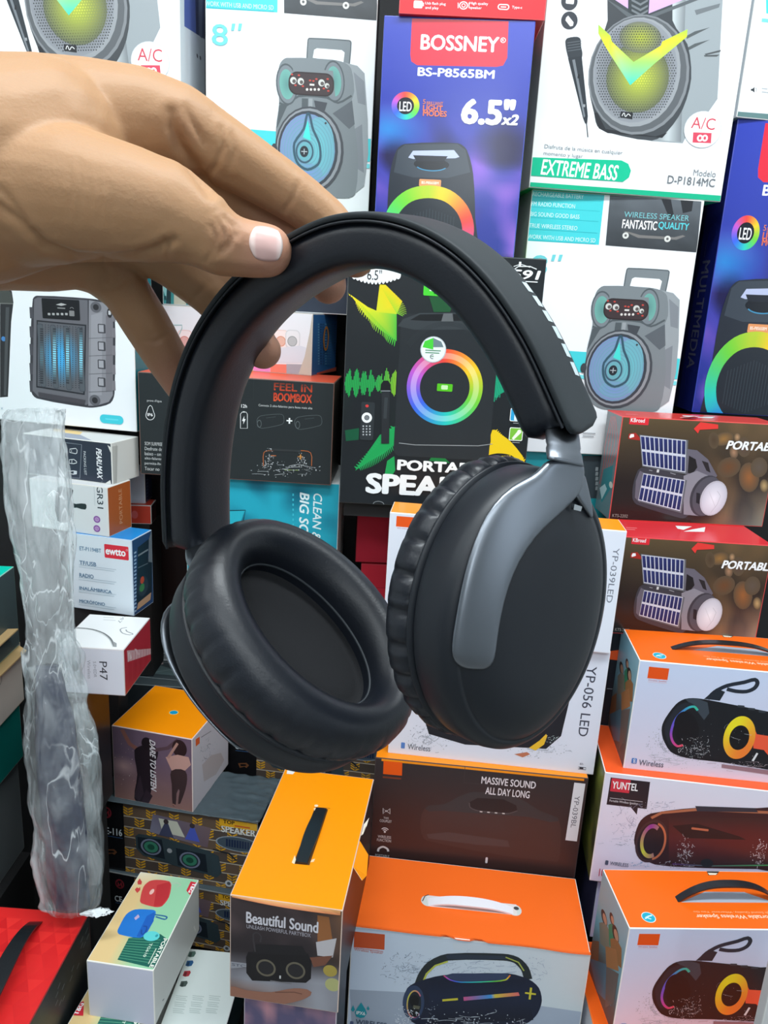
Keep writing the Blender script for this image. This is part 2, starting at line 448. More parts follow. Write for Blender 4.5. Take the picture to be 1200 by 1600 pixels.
# ---- white eight-inch trolley speaker cartons (the one on the right is the pattern for the print)
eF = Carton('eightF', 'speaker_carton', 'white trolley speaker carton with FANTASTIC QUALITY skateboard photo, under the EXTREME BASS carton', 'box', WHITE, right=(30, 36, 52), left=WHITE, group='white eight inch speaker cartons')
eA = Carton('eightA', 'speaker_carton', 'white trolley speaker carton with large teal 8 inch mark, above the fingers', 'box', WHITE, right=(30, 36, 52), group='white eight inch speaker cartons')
def art_eight():
    A = Art(eF, 'front', (800, 280, 3))
    A.poly([(85, 45), (435, 60), (407, 308), (60, 288)], TEAL)
    for i, (s, y, L) in enumerate((('RECHARGEABLE BATTERY', 72, 240), ('FM RADIO FUNCTION', 118, 205), ('BIG SOUND GOOD BASS', 166, 232), ('TRUE WIRELESS STEREO', 220, 228), ('WORK WITH USB AND MICRO SD', 272, 320))):
        A.rect(92 - 8 * i, y + 21, 418 - 6 * i, y + 23, (45, 180, 190))
        A.text(s, 98 - 6 * i, y - 4, L, 20, (215, 248, 250), 0.004, al='l')
    A.qgrid([(460, 66), (888, 101), (866, 343), (438, 310)], lambda s, t: mixc((96, 102, 108), (52, 56, 60), t + .5 * nz(s, t, 5) - .3), 14, 8)
    A.poly([(700, 84), (745, 88), (762, 190), (740, 192)], (40, 42, 46)); A.poly([(790, 92), (850, 97), (842, 150), (800, 160)], (40, 42, 46))
    A.poly([(520, 242), (545, 246), (600, 262), (760, 272), (800, 262), (812, 268), (770, 284), (590, 275)], (120, 118, 116))
    for x, y in ((532, 264), (728, 280)): A.ell(x, y, 15, 15, (215, 215, 210)); A.ell(x, y, 6, 6, (90, 90, 90))
    A.text('WIRELESS SPEAKER', 678, 174, 306, 26, (120, 190, 196), 0.0)
    A.text('FANTASTIC', 598, 214, 164, 42, (250, 250, 250), 0.02); A.text('QUALITY', 757, 222, 144, 38, (90, 205, 215), 0.02)
    A.text('8', 128, 402, 76, 92, (110, 205, 212), 0.012)
    for x in (190, 222): A.poly([(x - 8, 384), (x + 6, 384), (x + 16, 354), (x, 354)], (110, 205, 212))
    A.poly([(-20, 785), (800, 842), (782, 938), (-40, 880)], TEAL)
    A.poly([(-20, 895), (780, 948), (777, 966), (-24, 912)], (120, 220, 226))
    g0, g1, g2 = (80, 88, 92), (122, 130, 134), (150, 157, 161)
    # telescopic handle
    A.poly([(524, 505), (538, 424), (545, 418), (728, 428), (736, 436), (718, 530)], g1)
    A.poly([(552, 500), (562, 466), (575, 460), (690, 468), (702, 478), (692, 520)], WHITE)
    A.line([(524, 505), (538, 424), (545, 418), (728, 428), (736, 436), (718, 530)], 5, g0)
    # cabinet side and front
    A.poly([(680, 516), (755, 534), (785, 566), (780, 760), (768, 905), (735, 1040), (660, 1092), (560, 1085)], g2)
    A.poly([(735, 560), (780, 600), (776, 700), (742, 690)], (128, 134, 140)); A.poly([(715, 800), (752, 780), (740, 985), (700, 960)], (126, 132, 138))
    A.poly([(385, 560), (400, 520), (430, 500), (640, 508), (700, 522), (726, 548), (730, 640), (712, 690), (720, 900), (690, 1075), (640, 1092), (420, 1076), (365, 1040), (340, 960), (350, 800), (376, 690)], g1)
    A.poly([(376, 700), (420, 690), (360, 790), (352, 800)], g0); A.poly([(716, 680), (620, 735), (690, 800), (718, 780)], (90, 96, 102))
    A.line([(376, 690), (412, 700), (470, 662), (600, 668), (650, 690), (716, 660)], 9, g0)
    # two horns and the panel between them
    for cx, cy in ((420, 612), (640, 600)):
        A.ell(cx, cy, 50, 88, g0, 0.12); A.ring(cx, cy, 44, 80, 34, 64, (120, 128, 134), rot=.12); A.ell(cx, cy, 34, 64, (92, 140, 136), .12, edge=(110, 170, 160))
    A.poly([(455, 545), (500, 545), (510, 562), (590, 565), (600, 552), (640, 555), (640, 665), (455, 650)], g1)
    A.rect(428, 562, 640, 660, (44, 34, 36), 40); A.rect(434, 568, 634, 654, (60, 48, 50), 36)
    for x, y, r in ((452, 596, 15), (486, 600, 15), (582, 606, 15), (606, 618, 11)): A.ell(x, y, r, r, (205, 205, 200)); A.ell(x + 3, y + 3, r * .55, r * .55, (90, 84, 82))
    for x, y in ((448, 570), (480, 574), (460, 616), (494, 620), (530, 596), (545, 598), (560, 590), (612, 590), (590, 630), (610, 640)): A.ell(x, y, 6, 4, (190, 70, 60), n=8)
    for x in (512, 530, 548, 566): A.ell(x, 634, 6, 6, (215, 210, 205), n=10)
    A.rect(526, 610, 548, 618, (220, 215, 210))
    A.rect(480, 672, 508, 740, g0); A.rect(512, 672, 530, 735, (150, 156, 160)); A.poly([(540, 680), (600, 690), (580, 735), (545, 725)], (66, 70, 76))
    # woofer
    A.ell(496, 892, 160, 184, (66, 70, 76)); A.ell(494, 890, 150, 174, (140, 145, 150)); A.ell(490, 890, 140, 164, (56, 62, 70))
    A.ell(488, 890, 128, 152, (112, 164, 180), edge=(122, 142, 186)); A.ell(540, 880, 74, 128, (104, 186, 194), edge=(110, 168, 184))
    A.ell(478, 985, 70, 40, (116, 146, 200), edge=(112, 158, 184))
    for r in range(8): A.ring(490, 892, 124 - 13 * r, 148 - 15 * r, 121 - 13 * r, 145 - 15 * r, (104, 156, 170), n=32)
    dp = [(502, 738), (512, 738), (522, 800), (545, 860), (546, 915), (530, 950), (480, 972), (440, 950), (426, 910), (430, 860), (480, 800)]
    A.line(dp, 11, (52, 84, 100), True); A.poly([(503, 762), (472, 836), (508, 850)], (70, 215, 205))
    A.ring(474, 896, 42, 50, 34, 42, (58, 88, 104)); A.ell(474, 896, 30, 38, (104, 168, 178)); A.ell(472, 896, 20, 24, (34, 40, 48)); A.rect(458, 894, 486, 898, (170, 180, 185)); A.rect(470, 884, 474, 908, (170, 180, 185))
    A.ell(334, 884, 14, 22, (60, 66, 72)); A.ell(584, 776, 5, 5, (60, 60, 64), n=8)
    # foot of the print
    A.bars(140, 1176, [60, 50], 14, 4, (150, 155, 160)); A.bars(330, 1190, [60, 52], 14, 4, (150, 155, 160))
    A.emit('front_print'); A.emit('front_print', eA)
art_eight()

# ---- tall blue party speaker cartons
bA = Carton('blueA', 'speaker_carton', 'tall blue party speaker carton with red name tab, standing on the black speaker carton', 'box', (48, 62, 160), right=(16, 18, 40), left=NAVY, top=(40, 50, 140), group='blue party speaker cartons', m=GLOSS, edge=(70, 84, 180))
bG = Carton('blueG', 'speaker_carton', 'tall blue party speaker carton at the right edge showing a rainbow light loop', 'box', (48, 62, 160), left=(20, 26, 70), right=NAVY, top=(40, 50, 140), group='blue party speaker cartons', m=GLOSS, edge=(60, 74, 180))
def art_blue():
    A = Art(bA, 'front', (560, 0, 1.875), 3)
    def bg(s, t):
        c = mixc((50, 66, 172), (34, 40, 120), t * .6)
        p = nz(s * 1.1, t * 1.6, 3.2, 2.0); q = nz(s, t * 1.3, 4.1, 9.0)
        k = max(0, min(1, (t - .33) * 4))
        c = mixc(c, (140, 92, 200), k * max(0, p - .45) * 3.0)
        c = mixc(c, (26, 22, 70), k * max(0, q - .52) * 4.0)
        c = mixc(c, (190, 120, 215), k * max(0, .38 - q) * 3.5)
        c = mixc(c, (44, 150, 215), max(0, 1 - math.hypot((s - .06) * 3.4, (t - .46) * 9)) * .8)
        return c
    A.fgrid(bg, 34, 56)
    A.poly([(157, 54), (440, 62), (436, 170), (424, 192), (404, 196), (172, 191), (155, 180), (152, 160)], (222, 40, 62))
    A.text('BOSSNEY', 297, 127, 230, 46, W_, 0.028); A.ring(424, 118, 8, 8, 6, 6, W_, n=16); A.text('R', 424, 118, 6, 7, W_)
    A.text('BS-P8565BM', 286, 214, 226, 26, (240, 244, 250), 0.03)
    A.ring(138, 310, 41, 41, 24, 24, lambda t: hue(.02 - t + .25), n=40); A.ell(138, 310, 25, 25, (16, 18, 30)); A.text('LED', 138, 312, 36, 28, W_, 0.012)
    A.text('5', 193, 298, 8, 14, (214, 120, 84), .01); A.text('BRILLIANT', 224, 303, 48, 10, (214, 120, 84), .01); A.text('LIGHT', 218, 317, 58, 17, (226, 110, 70), .03); A.text('MODES', 224, 333, 70, 17, (226, 110, 70), .03)
    A.text('6.5"', 380, 328, 158, 78, W_, 0.045); A.text('x2', 446, 351, 48, 32, W_, 0.045, shear=.25)
    # picture of the speaker
    A.poly([(84, 640), (92, 510), (112, 440), (136, 422), (292, 420), (318, 440), (336, 510), (342, 640), (338, 1000), (70, 1000)], (38, 44, 54))
    A.poly([(104, 505), (116, 440), (136, 424), (290, 422), (314, 440), (328, 505), (260, 522), (160, 520)], (58, 66, 76))
    A.poly([(146, 462), (160, 442), (280, 440), (296, 460), (284, 464), (160, 466)], (182, 190, 220))
    A.ell(214, 482, 52, 18, (22, 26, 34)); A.ring(214, 486, 46, 16, 42, 13, (64, 140, 180), 200, 340, 20); A.poly([(160, 455), (262, 458), (250, 474), (170, 472)], (30, 34, 44))
    A.rect(178, 526, 242, 547, (226, 150, 96), 3); A.text('BS-P8565BM', 210, 536, 50, 8, (250, 235, 220), .02)
    # figure of eight light loop
    cx, k = 205, 1.0
    L = [(0, 562), (56, 574), (98, 612), (116, 664), (108, 716), (84, 752), (74, 790), (92, 826), (130, 866), (146, 930), (128, 990), (70, 1030), (0, 1040)]
    loop = [(cx + x, y) for x, y in L] + [(cx - x, y) for x, y in L[-2:0:-1]]
    S = []
    n = len(loop)
    for i in range(n):
        p0, p1, p2, p3 = loop[i - 1], loop[i], loop[(i + 1) % n], loop[(i + 2) % n]
        for q in range(4):
            t = q / 4
            S.append(tuple(.5 * (2 * p1[j] + (p2[j] - p0[j]) * t + (2 * p0[j] - 5 * p1[j] + 4 * p2[j] - p3[j]) * t * t + (3 * p1[j] - p0[j] - 3 * p2[j] + p3[j]) * t ** 3) for j in (0, 1)))
    A.poly(S, (36, 42, 50))
    for i in range(17): A.rect(132 + 9 * i, 612 + abs(i - 8) * 3, 134 + 9 * i, 740 - abs(i - 8) * 3, (52, 60, 68)); A.z -= 1.3e-5
    for i in range(17): A.rect(112 + 11 * i, 830 + abs(i - 8) * 3, 115 + 11 * i, 1010 - abs(i - 8) * 3, (52, 60, 68)); A.z -= 1.3e-5
    A.line(S, 36, lambda t: hue(.25 + (1 - t) * 1.75) if t > .5 else hue(.25 - t * 2.25), True)
    A.emit('front_print'); A.emit('front_print', bG)
art_blue()
S = Art(bG, 'left', (800, 280, 3)); S.full((24, 34, 110), .66, 0, 1, 1); S.full((14, 16, 30), 0, 0, .42, 1)
S.text('MULTIMEDIA', 872, 640, 470, 34, (92, 96, 120), .012, rot=90); S.bars(905, 330, [3, 3], 80, 60, (60, 66, 100))
S.emit('side_print')

# ---- red carton on top of the blue one
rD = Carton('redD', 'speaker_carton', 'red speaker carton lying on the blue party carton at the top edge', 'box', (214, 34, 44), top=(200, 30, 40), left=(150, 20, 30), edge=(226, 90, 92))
A = Art(rD, 'front', (560, 0, 1.875))
for x, s1, s2, L in ((162, 'Usb flash plug', 'and play', 60), (292, 'High quality', 'speaker', 54), (408, 'Type-c', '', 30)):
    if s2: A.text(s1, x + 34, 10, L, 10, W_, 0.0, al='l'); A.text(s2, x + 34, 23, L * .65, 10, W_, 0.0, al='l')
    else: A.text(s1, x + 42, 22, L, 10, W_, 0.0, al='l')
A.rect(162, 2, 188, 24, W_, 4); A.rect(186, 8, 192, 18, (240, 200, 200)); A.ring(308, 16, 13, 12, 10, 9, W_); A.ring(308, 16, 6, 6, 4, 4, W_); A.line([(292, 8), (292, 24)], 2, W_); A.line([(324, 8), (324, 24)], 2, W_)
A.rect(408, 12, 442, 29, W_, 8); A.rect(411, 15, 439, 26, (214, 34, 44), 6); A.rect(417, 19, 433, 22, W_)
A.emit('front_print')

# ---- white cartons with the large green speaker (karaoke microphone)
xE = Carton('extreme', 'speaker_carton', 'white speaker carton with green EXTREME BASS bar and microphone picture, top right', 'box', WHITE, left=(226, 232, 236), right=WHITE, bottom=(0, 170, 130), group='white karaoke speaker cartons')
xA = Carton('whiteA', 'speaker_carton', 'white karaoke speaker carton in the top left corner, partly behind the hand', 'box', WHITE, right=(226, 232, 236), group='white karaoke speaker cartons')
def art_extreme():
    A = Art(xE, 'front', (560, 0, 1.875), 5)
    # cabinet: pale side, dark front
    A.poly([(880, -240), (1080, -240), (1052, 290), (1010, 350), (960, 400), (950, 420), (860, 414), (760, 394)], (152, 160, 164))
    A.qgrid([(905, -200), (965, -200), (945, 416), (872, 410)], lambda s, t: mixc((196, 204, 206), (120, 126, 130), abs(s - .45) * 1.7), 8, 2)
    A.poly([(985, 30), (1060, 10), (1056, 22), (990, 44)], (110, 116, 120))
    for y in (92, 128): A.poly([(960, y + 14), (985, y), (1030, y - 12), (990, y + 8), (962, y + 22)], (84, 90, 92))
    A.poly([(1014, 158), (1062, 146), (1060, 152), (1018, 162)], (80, 84, 86)); A.poly([(1012, 162), (1058, 160), (1050, 166), (1014, 166)], (80, 84, 86))
    A.poly([(742, -240), (905, -240), (920, 60), (964, 130), (975, 230), (950, 320), (905, 385), (860, 412), (730, 388), (700, 370), (690, 330), (676, 260), (690, 160), (730, 60)], (64, 68, 72))
    A.poly([(700, 330), (724, 378), (870, 400), (905, 388), (890, 404), (730, 390), (704, 376), (690, 330)], (40, 42, 46))
    # neon wings and centre spine above
    A.poly([(715, -60), (808, -20), (806, 36), (722, -20)], (206, 170, 226)); A.poly([(850, -20), (1010, -110), (1000, -20), (850, 40)], (206, 170, 226))
    A.poly([(722, -6), (790, 36), (824, 56), (1000, -12), (1000, -2), (826, 66), (786, 48)], (90, 96, 100)); A.poly([(790, -60), (856, -60), (850, 40), (824, 54), (790, 36)], (54, 60, 64))
    for y in (0, 16, 30): A.poly([(800, y - 4), (826, y + 10), (848, y - 2), (848, y + 4), (826, y + 17), (800, y + 3)], (112, 118, 122))
    # woofer
    A.ell(822, 222, 148, 176, (128, 132, 136)); A.ell(820, 220, 142, 170, (92, 96, 100)); A.ell(816, 214, 128, 160, (150, 154, 158)); A.ell(812, 210, 122, 152, (70, 74, 74), edge=(140, 144, 150))
    A.ell(818, 228, 92, 104, (176, 190, 60), edge=(100, 106, 84)); A.ell(826, 110, 62, 46, (170, 178, 60), edge=(108, 112, 100))
    for j in range(36):
        y = 78 + j * 7.6
        for i in range(34):
            x = 700 + i * 7.4 + (j % 2) * 3.7; e = ((x - 812) / 118) ** 2 + ((y - 212) / 146) ** 2
            if e < 1:
                d = math.hypot(x - 826, y - 226) / 110
                A.ell(x, y, 2.1, 2.1, mixc((226, 232, 84), (44, 48, 50), d * 1.1 - .1) if e < .8 else (40, 42, 46), 0, 5); A.z -= 1.3e-5
    A.z += 2e-5
    # bright V
    def vc(y): return mixc((226, 236, 52), (60, 214, 190), (y - 150) / 80) if y > 150 else mixc((150, 220, 80), (232, 238, 40), (y - 70) / 60)
    q = [(703, 72, 703, 98), (738, 105, 722, 134), (742, 122, 740, 164), (806, 182, 796, 250)]
    for i in range(3):
        a, b = q[i], q[i + 1]; P = [(a[0], a[1]), (b[0], b[1]), (b[2], b[3]), (a[2], a[3])]; A.poly(P, [vc(p[1]) for p in P])
    q = [(806, 182, 796, 250), (886, 134, 870, 184), (890, 122, 890, 168), (964, 86, 962, 108)]
    for i in range(3):
        a, b = q[i], q[i + 1]; P = [(a[0], a[1]), (b[0], b[1]), (b[2], b[3]), (a[2], a[3])]; A.poly(P, [vc(p[1]) for p in P])
    A.poly([(768, 326), (804, 330), (802, 350), (766, 344)], (36, 38, 42)); A.line([(772, 340), (778, 331), (782, 342), (790, 334), (797, 340)], 2.2, (230, 232, 232))
    # microphone
    A.poly([(606, 122), (612, 112), (640, 108), (650, 114), (652, 136), (656, 156), (652, 172), (620, 176), (612, 160)], (52, 58, 64)); A.poly([(614, 170), (654, 164), (672, 340), (670, 362), (664, 362), (658, 346)], (46, 52, 58)); A.poly([(626, 176), (634, 174), (664, 340), (660, 346)], (120, 126, 132))
    for y in (126, 134, 142, 150): A.line([(612, y), (653, y - 6)], 2, (96, 102, 108))
    A.line([(668, 360), (672, 402)], 3, (60, 66, 72)); A.rect(642, 218, 648, 230, (30, 34, 38)); A.rect(657, 306, 664, 314, (150, 154, 158))
    for cy, kind in ((4, 0), (60, 1)):
        A.ell(618, cy, 24, 26, (58, 62, 70))
        if kind: A.poly([(608, 52), (614, 46), (630, 66), (628, 76), (620, 78), (606, 60)], (236, 238, 240))
        else: A.rect(608, -16, 632, 12, (236, 238, 240), 3)
    A.text('Disfruta de la música en cualquier', 660, 440, 230, 15, (128, 134, 138), 0.0); A.text('momento y lugar', 600, 455, 116, 14, (128, 134, 138), 0.0)
    A.poly([(500, 460), (770, 470), (790, 480), (798, 500), (792, 520), (774, 533), (496, 514)], (0, 186, 142)); A.text('EXTREME BASS', 649, 498, 224, 46, W_, 0.02, shear=.1)
    A.text('Modelo', 1014, 508, 66, 18, (130, 134, 138)); A.text('D-P1814MC', 975, 531, 140, 24, (112, 116, 120), .012)
    A.poly([(480, 532), (1070, 574), (1066, 600), (470, 560)], (0, 176, 132))
    # round price sticker
    A.ell(1008, 380, 55, 54, (206, 210, 214)); A.ell(1008, 380, 53, 52, (248, 244, 244)); A.text('A/C', 1010, 362, 70, 34, (206, 66, 84), -.004); A.poly([(980, 388), (1034, 390), (1032, 420), (978, 418)], (214, 70, 92))
    A.ring(1000, 405, 9, 10, 4, 5, W_, n=20); A.ring(1014, 405, 9, 10, 4, 5, W_, n=20)
    A.emit('front_print'); A.emit('front_print', xA)
art_extreme()
S = Art(xA, 'right', (200, 0, 5.4545)); S.poly([(478, -200), (690, -200), (664, 352), (480, 224)], (88, 108, 178)); S.poly([(570, -200), (690, -200), (664, 352), (580, 286)], (40, 52, 96)); S.poly([(600, -200), (640, -200), (630, 330), (604, 300)], (100, 112, 140))
for x, y in ((590, 476), (616, 494)): S.ell(x, y, 6, 17, (40, 44, 50))
S.emit('side_print')

# ---- white carton top right
wH = Carton('whiteH', 'speaker_carton', 'white speaker carton in the top right corner standing on the blue carton', 'box', WHITE, left=(226, 232, 236), bottom=(120, 150, 150))
A = Art(wH, 'front', (1060, 0, 6.667)); A.poly([(905, -300), (1000, -300), (990, 150), (915, 140)], TEAL); A.poly([(870, 190), (960, 200), (958, 240), (866, 230)], (120, 205, 206))
A.poly([(755, 925), (772, 925), (792, 905), (792, 965), (772, 948), (755, 945)], (50, 54, 58)); A.line([(805, 915), (815, 935), (806, 955)], 5, (90, 94, 98)); A.bars(868, 925, [60, 90], 38, 12, (170, 176, 180))
A.poly([(600, 1160), (1060, 1196), (1056, 1262), (590, 1240)], (96, 128, 128))
A.emit('front_print')

# ---- black 6.5 inch portable speaker carton
sB = Carton('s591', 'speaker_carton', 'black portable speaker carton with rainbow ring and green waveforms, seen through the headband', 'box', (30, 36, 40), top=(120, 220, 70), left=(150, 140, 124), right=(222, 214, 220), edge=(56, 62, 64), bev=.0016)
A = Art(sB, 'front', (520, 280, 2.7273), 7)
A.fgrid(lambda s, t: mixc((27, 32, 36), (20, 84, 44), max(0, nz(s, t, 3.0, 4) - .62) * 1.5 * (1 if s < .35 else .3)), 18, 24)
YG = lambda t: mixc((236, 214, 30), (52, 190, 60), t)
# star of spikes, upper left
A.poly([(75, 492), (150, 545), (185, 560), (272, 570), (272, 690), (200, 640), (140, 580)], [(240, 216, 20), (226, 220, 30), (200, 214, 40), (90, 190, 60), (60, 180, 60), (90, 200, 60), (190, 216, 40)])
A.poly([(200, 448), (225, 450), (296, 520), (272, 575), (185, 566)], [(226, 206, 20), (226, 206, 20), (236, 200, 20), (190, 210, 40), (210, 214, 40)])
A.comb((200, 452), (272, 572), 15, lambda t: (40 + 26 * math.sin(t * 3), 14 + 10 * t), lambda t: mixc((232, 206, 20), (130, 205, 50), t))
A.comb((96, 506), (268, 690), 26, lambda t: (-14 - 10 * math.sin(t * 9) ** 2 + 14, 24 + 16 * math.sin(t * 3.1)), lambda t: mixc((232, 214, 30), (60, 186, 60), t))
A.comb((60, 482), (90, 505), 4, lambda t: (0, 6), (230, 214, 40))
# waveforms
for i in range(58):
    x = 50 + i * 3.8; h = 8 + 60 * abs(math.sin(i * .37)) * (0.35 + nz(i, 2, .45)) * (1 if i < 30 or i > 40 else .6)
    A.rect(x, 872 - h, x + 2.6, 872 + h * .9, mixc((36, 176, 84), (140, 206, 50), max(0, (i - 34) / 22.0))); A.z -= 1.3e-5
for i in range(24):
    x = 690 + i * 3.6; h = max(3, 96 * (1 - i / 24.0) ** 1.3 * (.5 + .6 * nz(i, 5, .8))); A.rect(x, 872 - h, x + 2.6, 872 + h, (24, 176, 130)); A.z -= 1.3e-5
A.z += 2.6e-5
# lower left and lower right spikes
A.poly([(95, 1242), (200, 1090), (270, 1050), (262, 1130), (215, 1170), (150, 1205)], (26, 160, 84)); A.comb((110, 1226), (262, 1130), 22, lambda t: (6, 16 + 16 * math.sin(t * 3.1)), (30, 164, 88)); A.comb((100, 1236), (262, 1056), 20, lambda t: (-12, -8), (30, 164, 88))
A.poly([(215, 1290), (232, 1200), (262, 1180), (266, 1240), (240, 1286)], (28, 160, 84))
A.poly([(680, 1068), (720, 1090), (760, 1120), (820, 1212), (760, 1176), (700, 1168), (640, 1182), (600, 1190), (668, 1140)], (232, 200, 24)); A.comb((690, 1072), (815, 1205), 20, lambda t: (9, -9), (232, 200, 24)); A.comb((610, 1188), (760, 1176), 14, lambda t: (0, 8), (214, 190, 30))
A.poly([(410, 1200), (430, 1168), (470, 1180), (500, 1210)], (26, 120, 60)); A.poly([(52, 1070), (112, 1060), (110, 1110), (56, 1116)], (18, 84, 56))
# speaker
A.rect(274, 590, 690, 1196, [(34, 39, 43), (34, 39, 43), (40, 45, 49), (40, 45, 49)], 30)
A.poly([(276, 626), (300, 596), (370, 570), (600, 568), (672, 596), (690, 630), (620, 640), (350, 642)], (52, 58, 62)); A.poly([(330, 600), (372, 576), (600, 574), (640, 598), (560, 604), (400, 604)], (18, 22, 25)); A.poly([(472, 572), (510, 572), (514, 606), (462, 606)], (96, 100, 102))
for i in range(5): A.ring(482, 1000 - 190 + i * 4, 200 - i * 4, 200, 199 - i * 4, 198, (44, 50, 54), 30, 150)
A.line([(282, 1124), (350, 1132), (620, 1136), (680, 1128)], 3, (150, 156, 160))
A.ring(477, 888, 162, 162, 106, 106, lambda t: hue(.07 + .0 - t + .20), n=72)
A.ring(477, 888, 146, 146, 122, 122, lambda t: mixc(hue(.27 - t), (255, 255, 255), .35), n=72)
A.rect(444, 872, 510, 904, (84, 190, 30), 4); A.rect(462, 878, 490, 896, (200, 240, 180), 4)
A.poly([(410, 500), (520, 500), (500, 566), (430, 566)], (24, 80, 44)); A.rect(388, 400, 560, 500, (70, 205, 50), 6); A.text('G', 430, 424, 34, 40, (28, 40, 30), .03); A.text('DIPA', 458, 468, 90, 22, (230, 246, 226), .02); A.bars(430, 488, [60], 10, 6, (30, 120, 40))
A.ell(428, 726, 55, 56, (190, 200, 204)); A.ell(428, 726, 51, 52, (232, 238, 240)); A.poly([(428, 726), (382, 716), (392, 690), (428, 676)], (70, 205, 60)); A.poly([(428, 716), (428, 676), (462, 692), (472, 716)], (110, 130, 136)); A.bars(394, 730, [66, 60], 10, 5, (100, 150, 120)); A.ring(424, 756, 10, 10, 7, 7, (70, 90, 90), 60, 300, 16); A.rect(418, 753, 430, 757, (110, 150, 120))
# remote and microphone
A.rect(118, 950, 176, 1112, (44, 50, 54), 8); A.ell(146, 966, 7, 6, (214, 60, 60)); A.ring(145, 1016, 22, 22, 11, 11, (240, 244, 245)); A.ell(145, 1016, 9, 9, (120, 126, 130))
for j in range(4):
    for i in range(3): A.ell(130 + 14 * i, 1052 + 12 * j, 3.5, 3.5, (190, 196, 200), n=8)
A.poly([(202, 900), (206, 872), (216, 858), (236, 858), (246, 874), (248, 900)], (20, 22, 26)); A.poly([(208, 902), (243, 902), (240, 1126), (206, 1126)], (38, 42, 46)); A.line([(204, 902), (246, 902)], 4, (130, 136, 140)); A.rect(218, 930, 232, 1020, (54, 60, 64))
# feature icons down the right side
for x, y, c in ((790, 856, (190, 60, 140)), (787, 930, (214, 118, 66)), (784, 1004, (40, 160, 214)), (780, 1086, (120, 190, 60))):
    A.rect(x - 29, y - 28, x + 29, y + 28, (236, 240, 240), 6); A.rect(x - 26, y - 25, x + 26, y + 25, c, 5); A.rect(x - 16, y + 34, x + 16, y + 37, (150, 156, 160))
A.rect(778, 908, 796, 950, (240, 244, 244), 8); A.rect(773, 990, 795, 1028, (226, 240, 248), 3); A.rect(778, 980, 790, 990, (226, 240, 248)); A.poly([(762, 1104), (786, 1074), (798, 1084), (770, 1110)], (236, 246, 226)); A.ell(794, 1076, 9, 9, (236, 246, 226))
# lettering
for i in range(13):
    h = 16 + 26 * math.sin(math.pi * (i + .5) / 13)
    A.ell(92 + i * 15.6, 408, 11, h, (232, 236, 238), n=14)
A.text('6.5"', 178, 408, 62, 44, (18, 22, 26), -.006)
A.text('1591', 806, 406, 150, 40, (236, 240, 242), .03, shear=.25); A.rect(770, 434, 872, 438, (236, 240, 242)); A.line([(762, 392), (790, 372), (840, 372), (868, 384)], 4, (226, 230, 232)); A.line([(770, 372), (800, 362), (840, 376)], 3, (226, 230, 232)); A.rect(792, 352, 802, 372, (226, 230, 232))
A.text('PORTABLE', 470, 1226, 392, 46, (240, 244, 245), .045); A.text('SPEAKER', 425, 1308, 570, 88, (240, 244, 245), .05)
A.ring(195, 1384, 24, 14, 21, 11, (130, 136, 140), 0, 180)
A.emit('front_print')
S = Art(sB, 'top'); S.full((116, 230, 60), 0, 0, 1, 1); S.emit('top_print')

# ================================================================== LEFT COLUMN
M1 = Carton('leftM', 'speaker_carton', 'white carton with grey cube speaker and microphone picture, left edge below the hand', 'box', WHITE, right=(24, 110, 120), left=WHITE)
A = Art(M1, 'front', (0, 420, 4), 11)
A.poly([(0, 120), (40, 122), (74, 140), (84, 210), (70, 330), (50, 800), (0, 804)], (44, 46, 48)); A.poly([(-40, 120), (40, 122), (70, 150), (80, 215), (-40, 215)], (70, 74, 70)); A.line([(0, 216), (82, 218)], 6, (110, 112, 108)); A.ell(22, 438, 14, 15, (70, 130, 190)); A.poly([(36, 240), (58, 240), (40, 790), (24, 790)], (74, 78, 80))
g0, g1, g2 = (60, 60, 66), (104, 104, 110), (136, 136, 142)
A.poly([(205, 190), (230, 168), (560, 186), (670, 205), (715, 235), (716, 780), (690, 840), (600, 866), (540, 866), (230, 810), (196, 770), (190, 500)], g0)
for y in (240, 360, 470, 590, 700): A.rect(186, y, 206, y + 70, (74, 74, 80)); A.z -= 1e-5
for y in (270, 370, 480, 600, 700): A.rect(700, y, 722, y + 60, (120, 116, 122)); A.z -= 1e-5
A.poly([(214, 190), (236, 178), (548, 196), (556, 840), (540, 852), (240, 800), (204, 760)], g1)
A.poly([(556, 196), (660, 214), (706, 240), (706, 790), (680, 832), (600, 856), (552, 856)], g2)
A.poly([(570, 290), (640, 270), (636, 790), (566, 790)], (150, 150, 156)); A.poly([(662, 290), (704, 300), (704, 760), (662, 770)], (118, 116, 122))
for y in (345, 455, 568, 680): A.rect(612, y, 660, y + 58, (70, 70, 76), 6); A.rect(618, y + 6, 648, y + 50, (160, 160, 166)); A.line([(556, y + 90), (704, y + 84)], 3, (96, 96, 102))
for x, y in ((600, 240), (594, 822)): A.ell(x, y, 34, 34, (96, 96, 102)); A.ell(x, y, 18, 19, (44, 44, 48))
A.ell(686, 276, 16, 30, (40, 40, 44)); A.rect(678, 262, 694, 288, (190, 190, 194), 4)
A.rect(264, 190, 498, 316, (22, 24, 28), 6); A.poly([(350, 224), (384, 214), (418, 224), (384, 232)], (180, 180, 180)); A.bars(360, 246, [48], 0, 7, (140, 140, 140))
for i in range(5): A.rect(300 + 27 * i, 276, 316 + 27 * i, 290, (170, 170, 170), 3); A.z -= 1e-5
A.rect(434, 262, 466, 296, (130, 130, 130), 4); A.ring(450, 250, 12, 10, 9, 7, (140, 140, 140), 0, 180)
A.poly([(230, 320), (540, 350), (530, 788), (228, 740)], (38, 40, 46)); A.qgrid([(238, 330), (532, 358), (522, 778), (236, 732)], lambda s, t: mixc((92, 94, 100), (70, 170, 226), max(0, 1 - math.hypot((s - .48) * 2.1, (t - .5) * 2.2)) * 1.3), 16, 20)
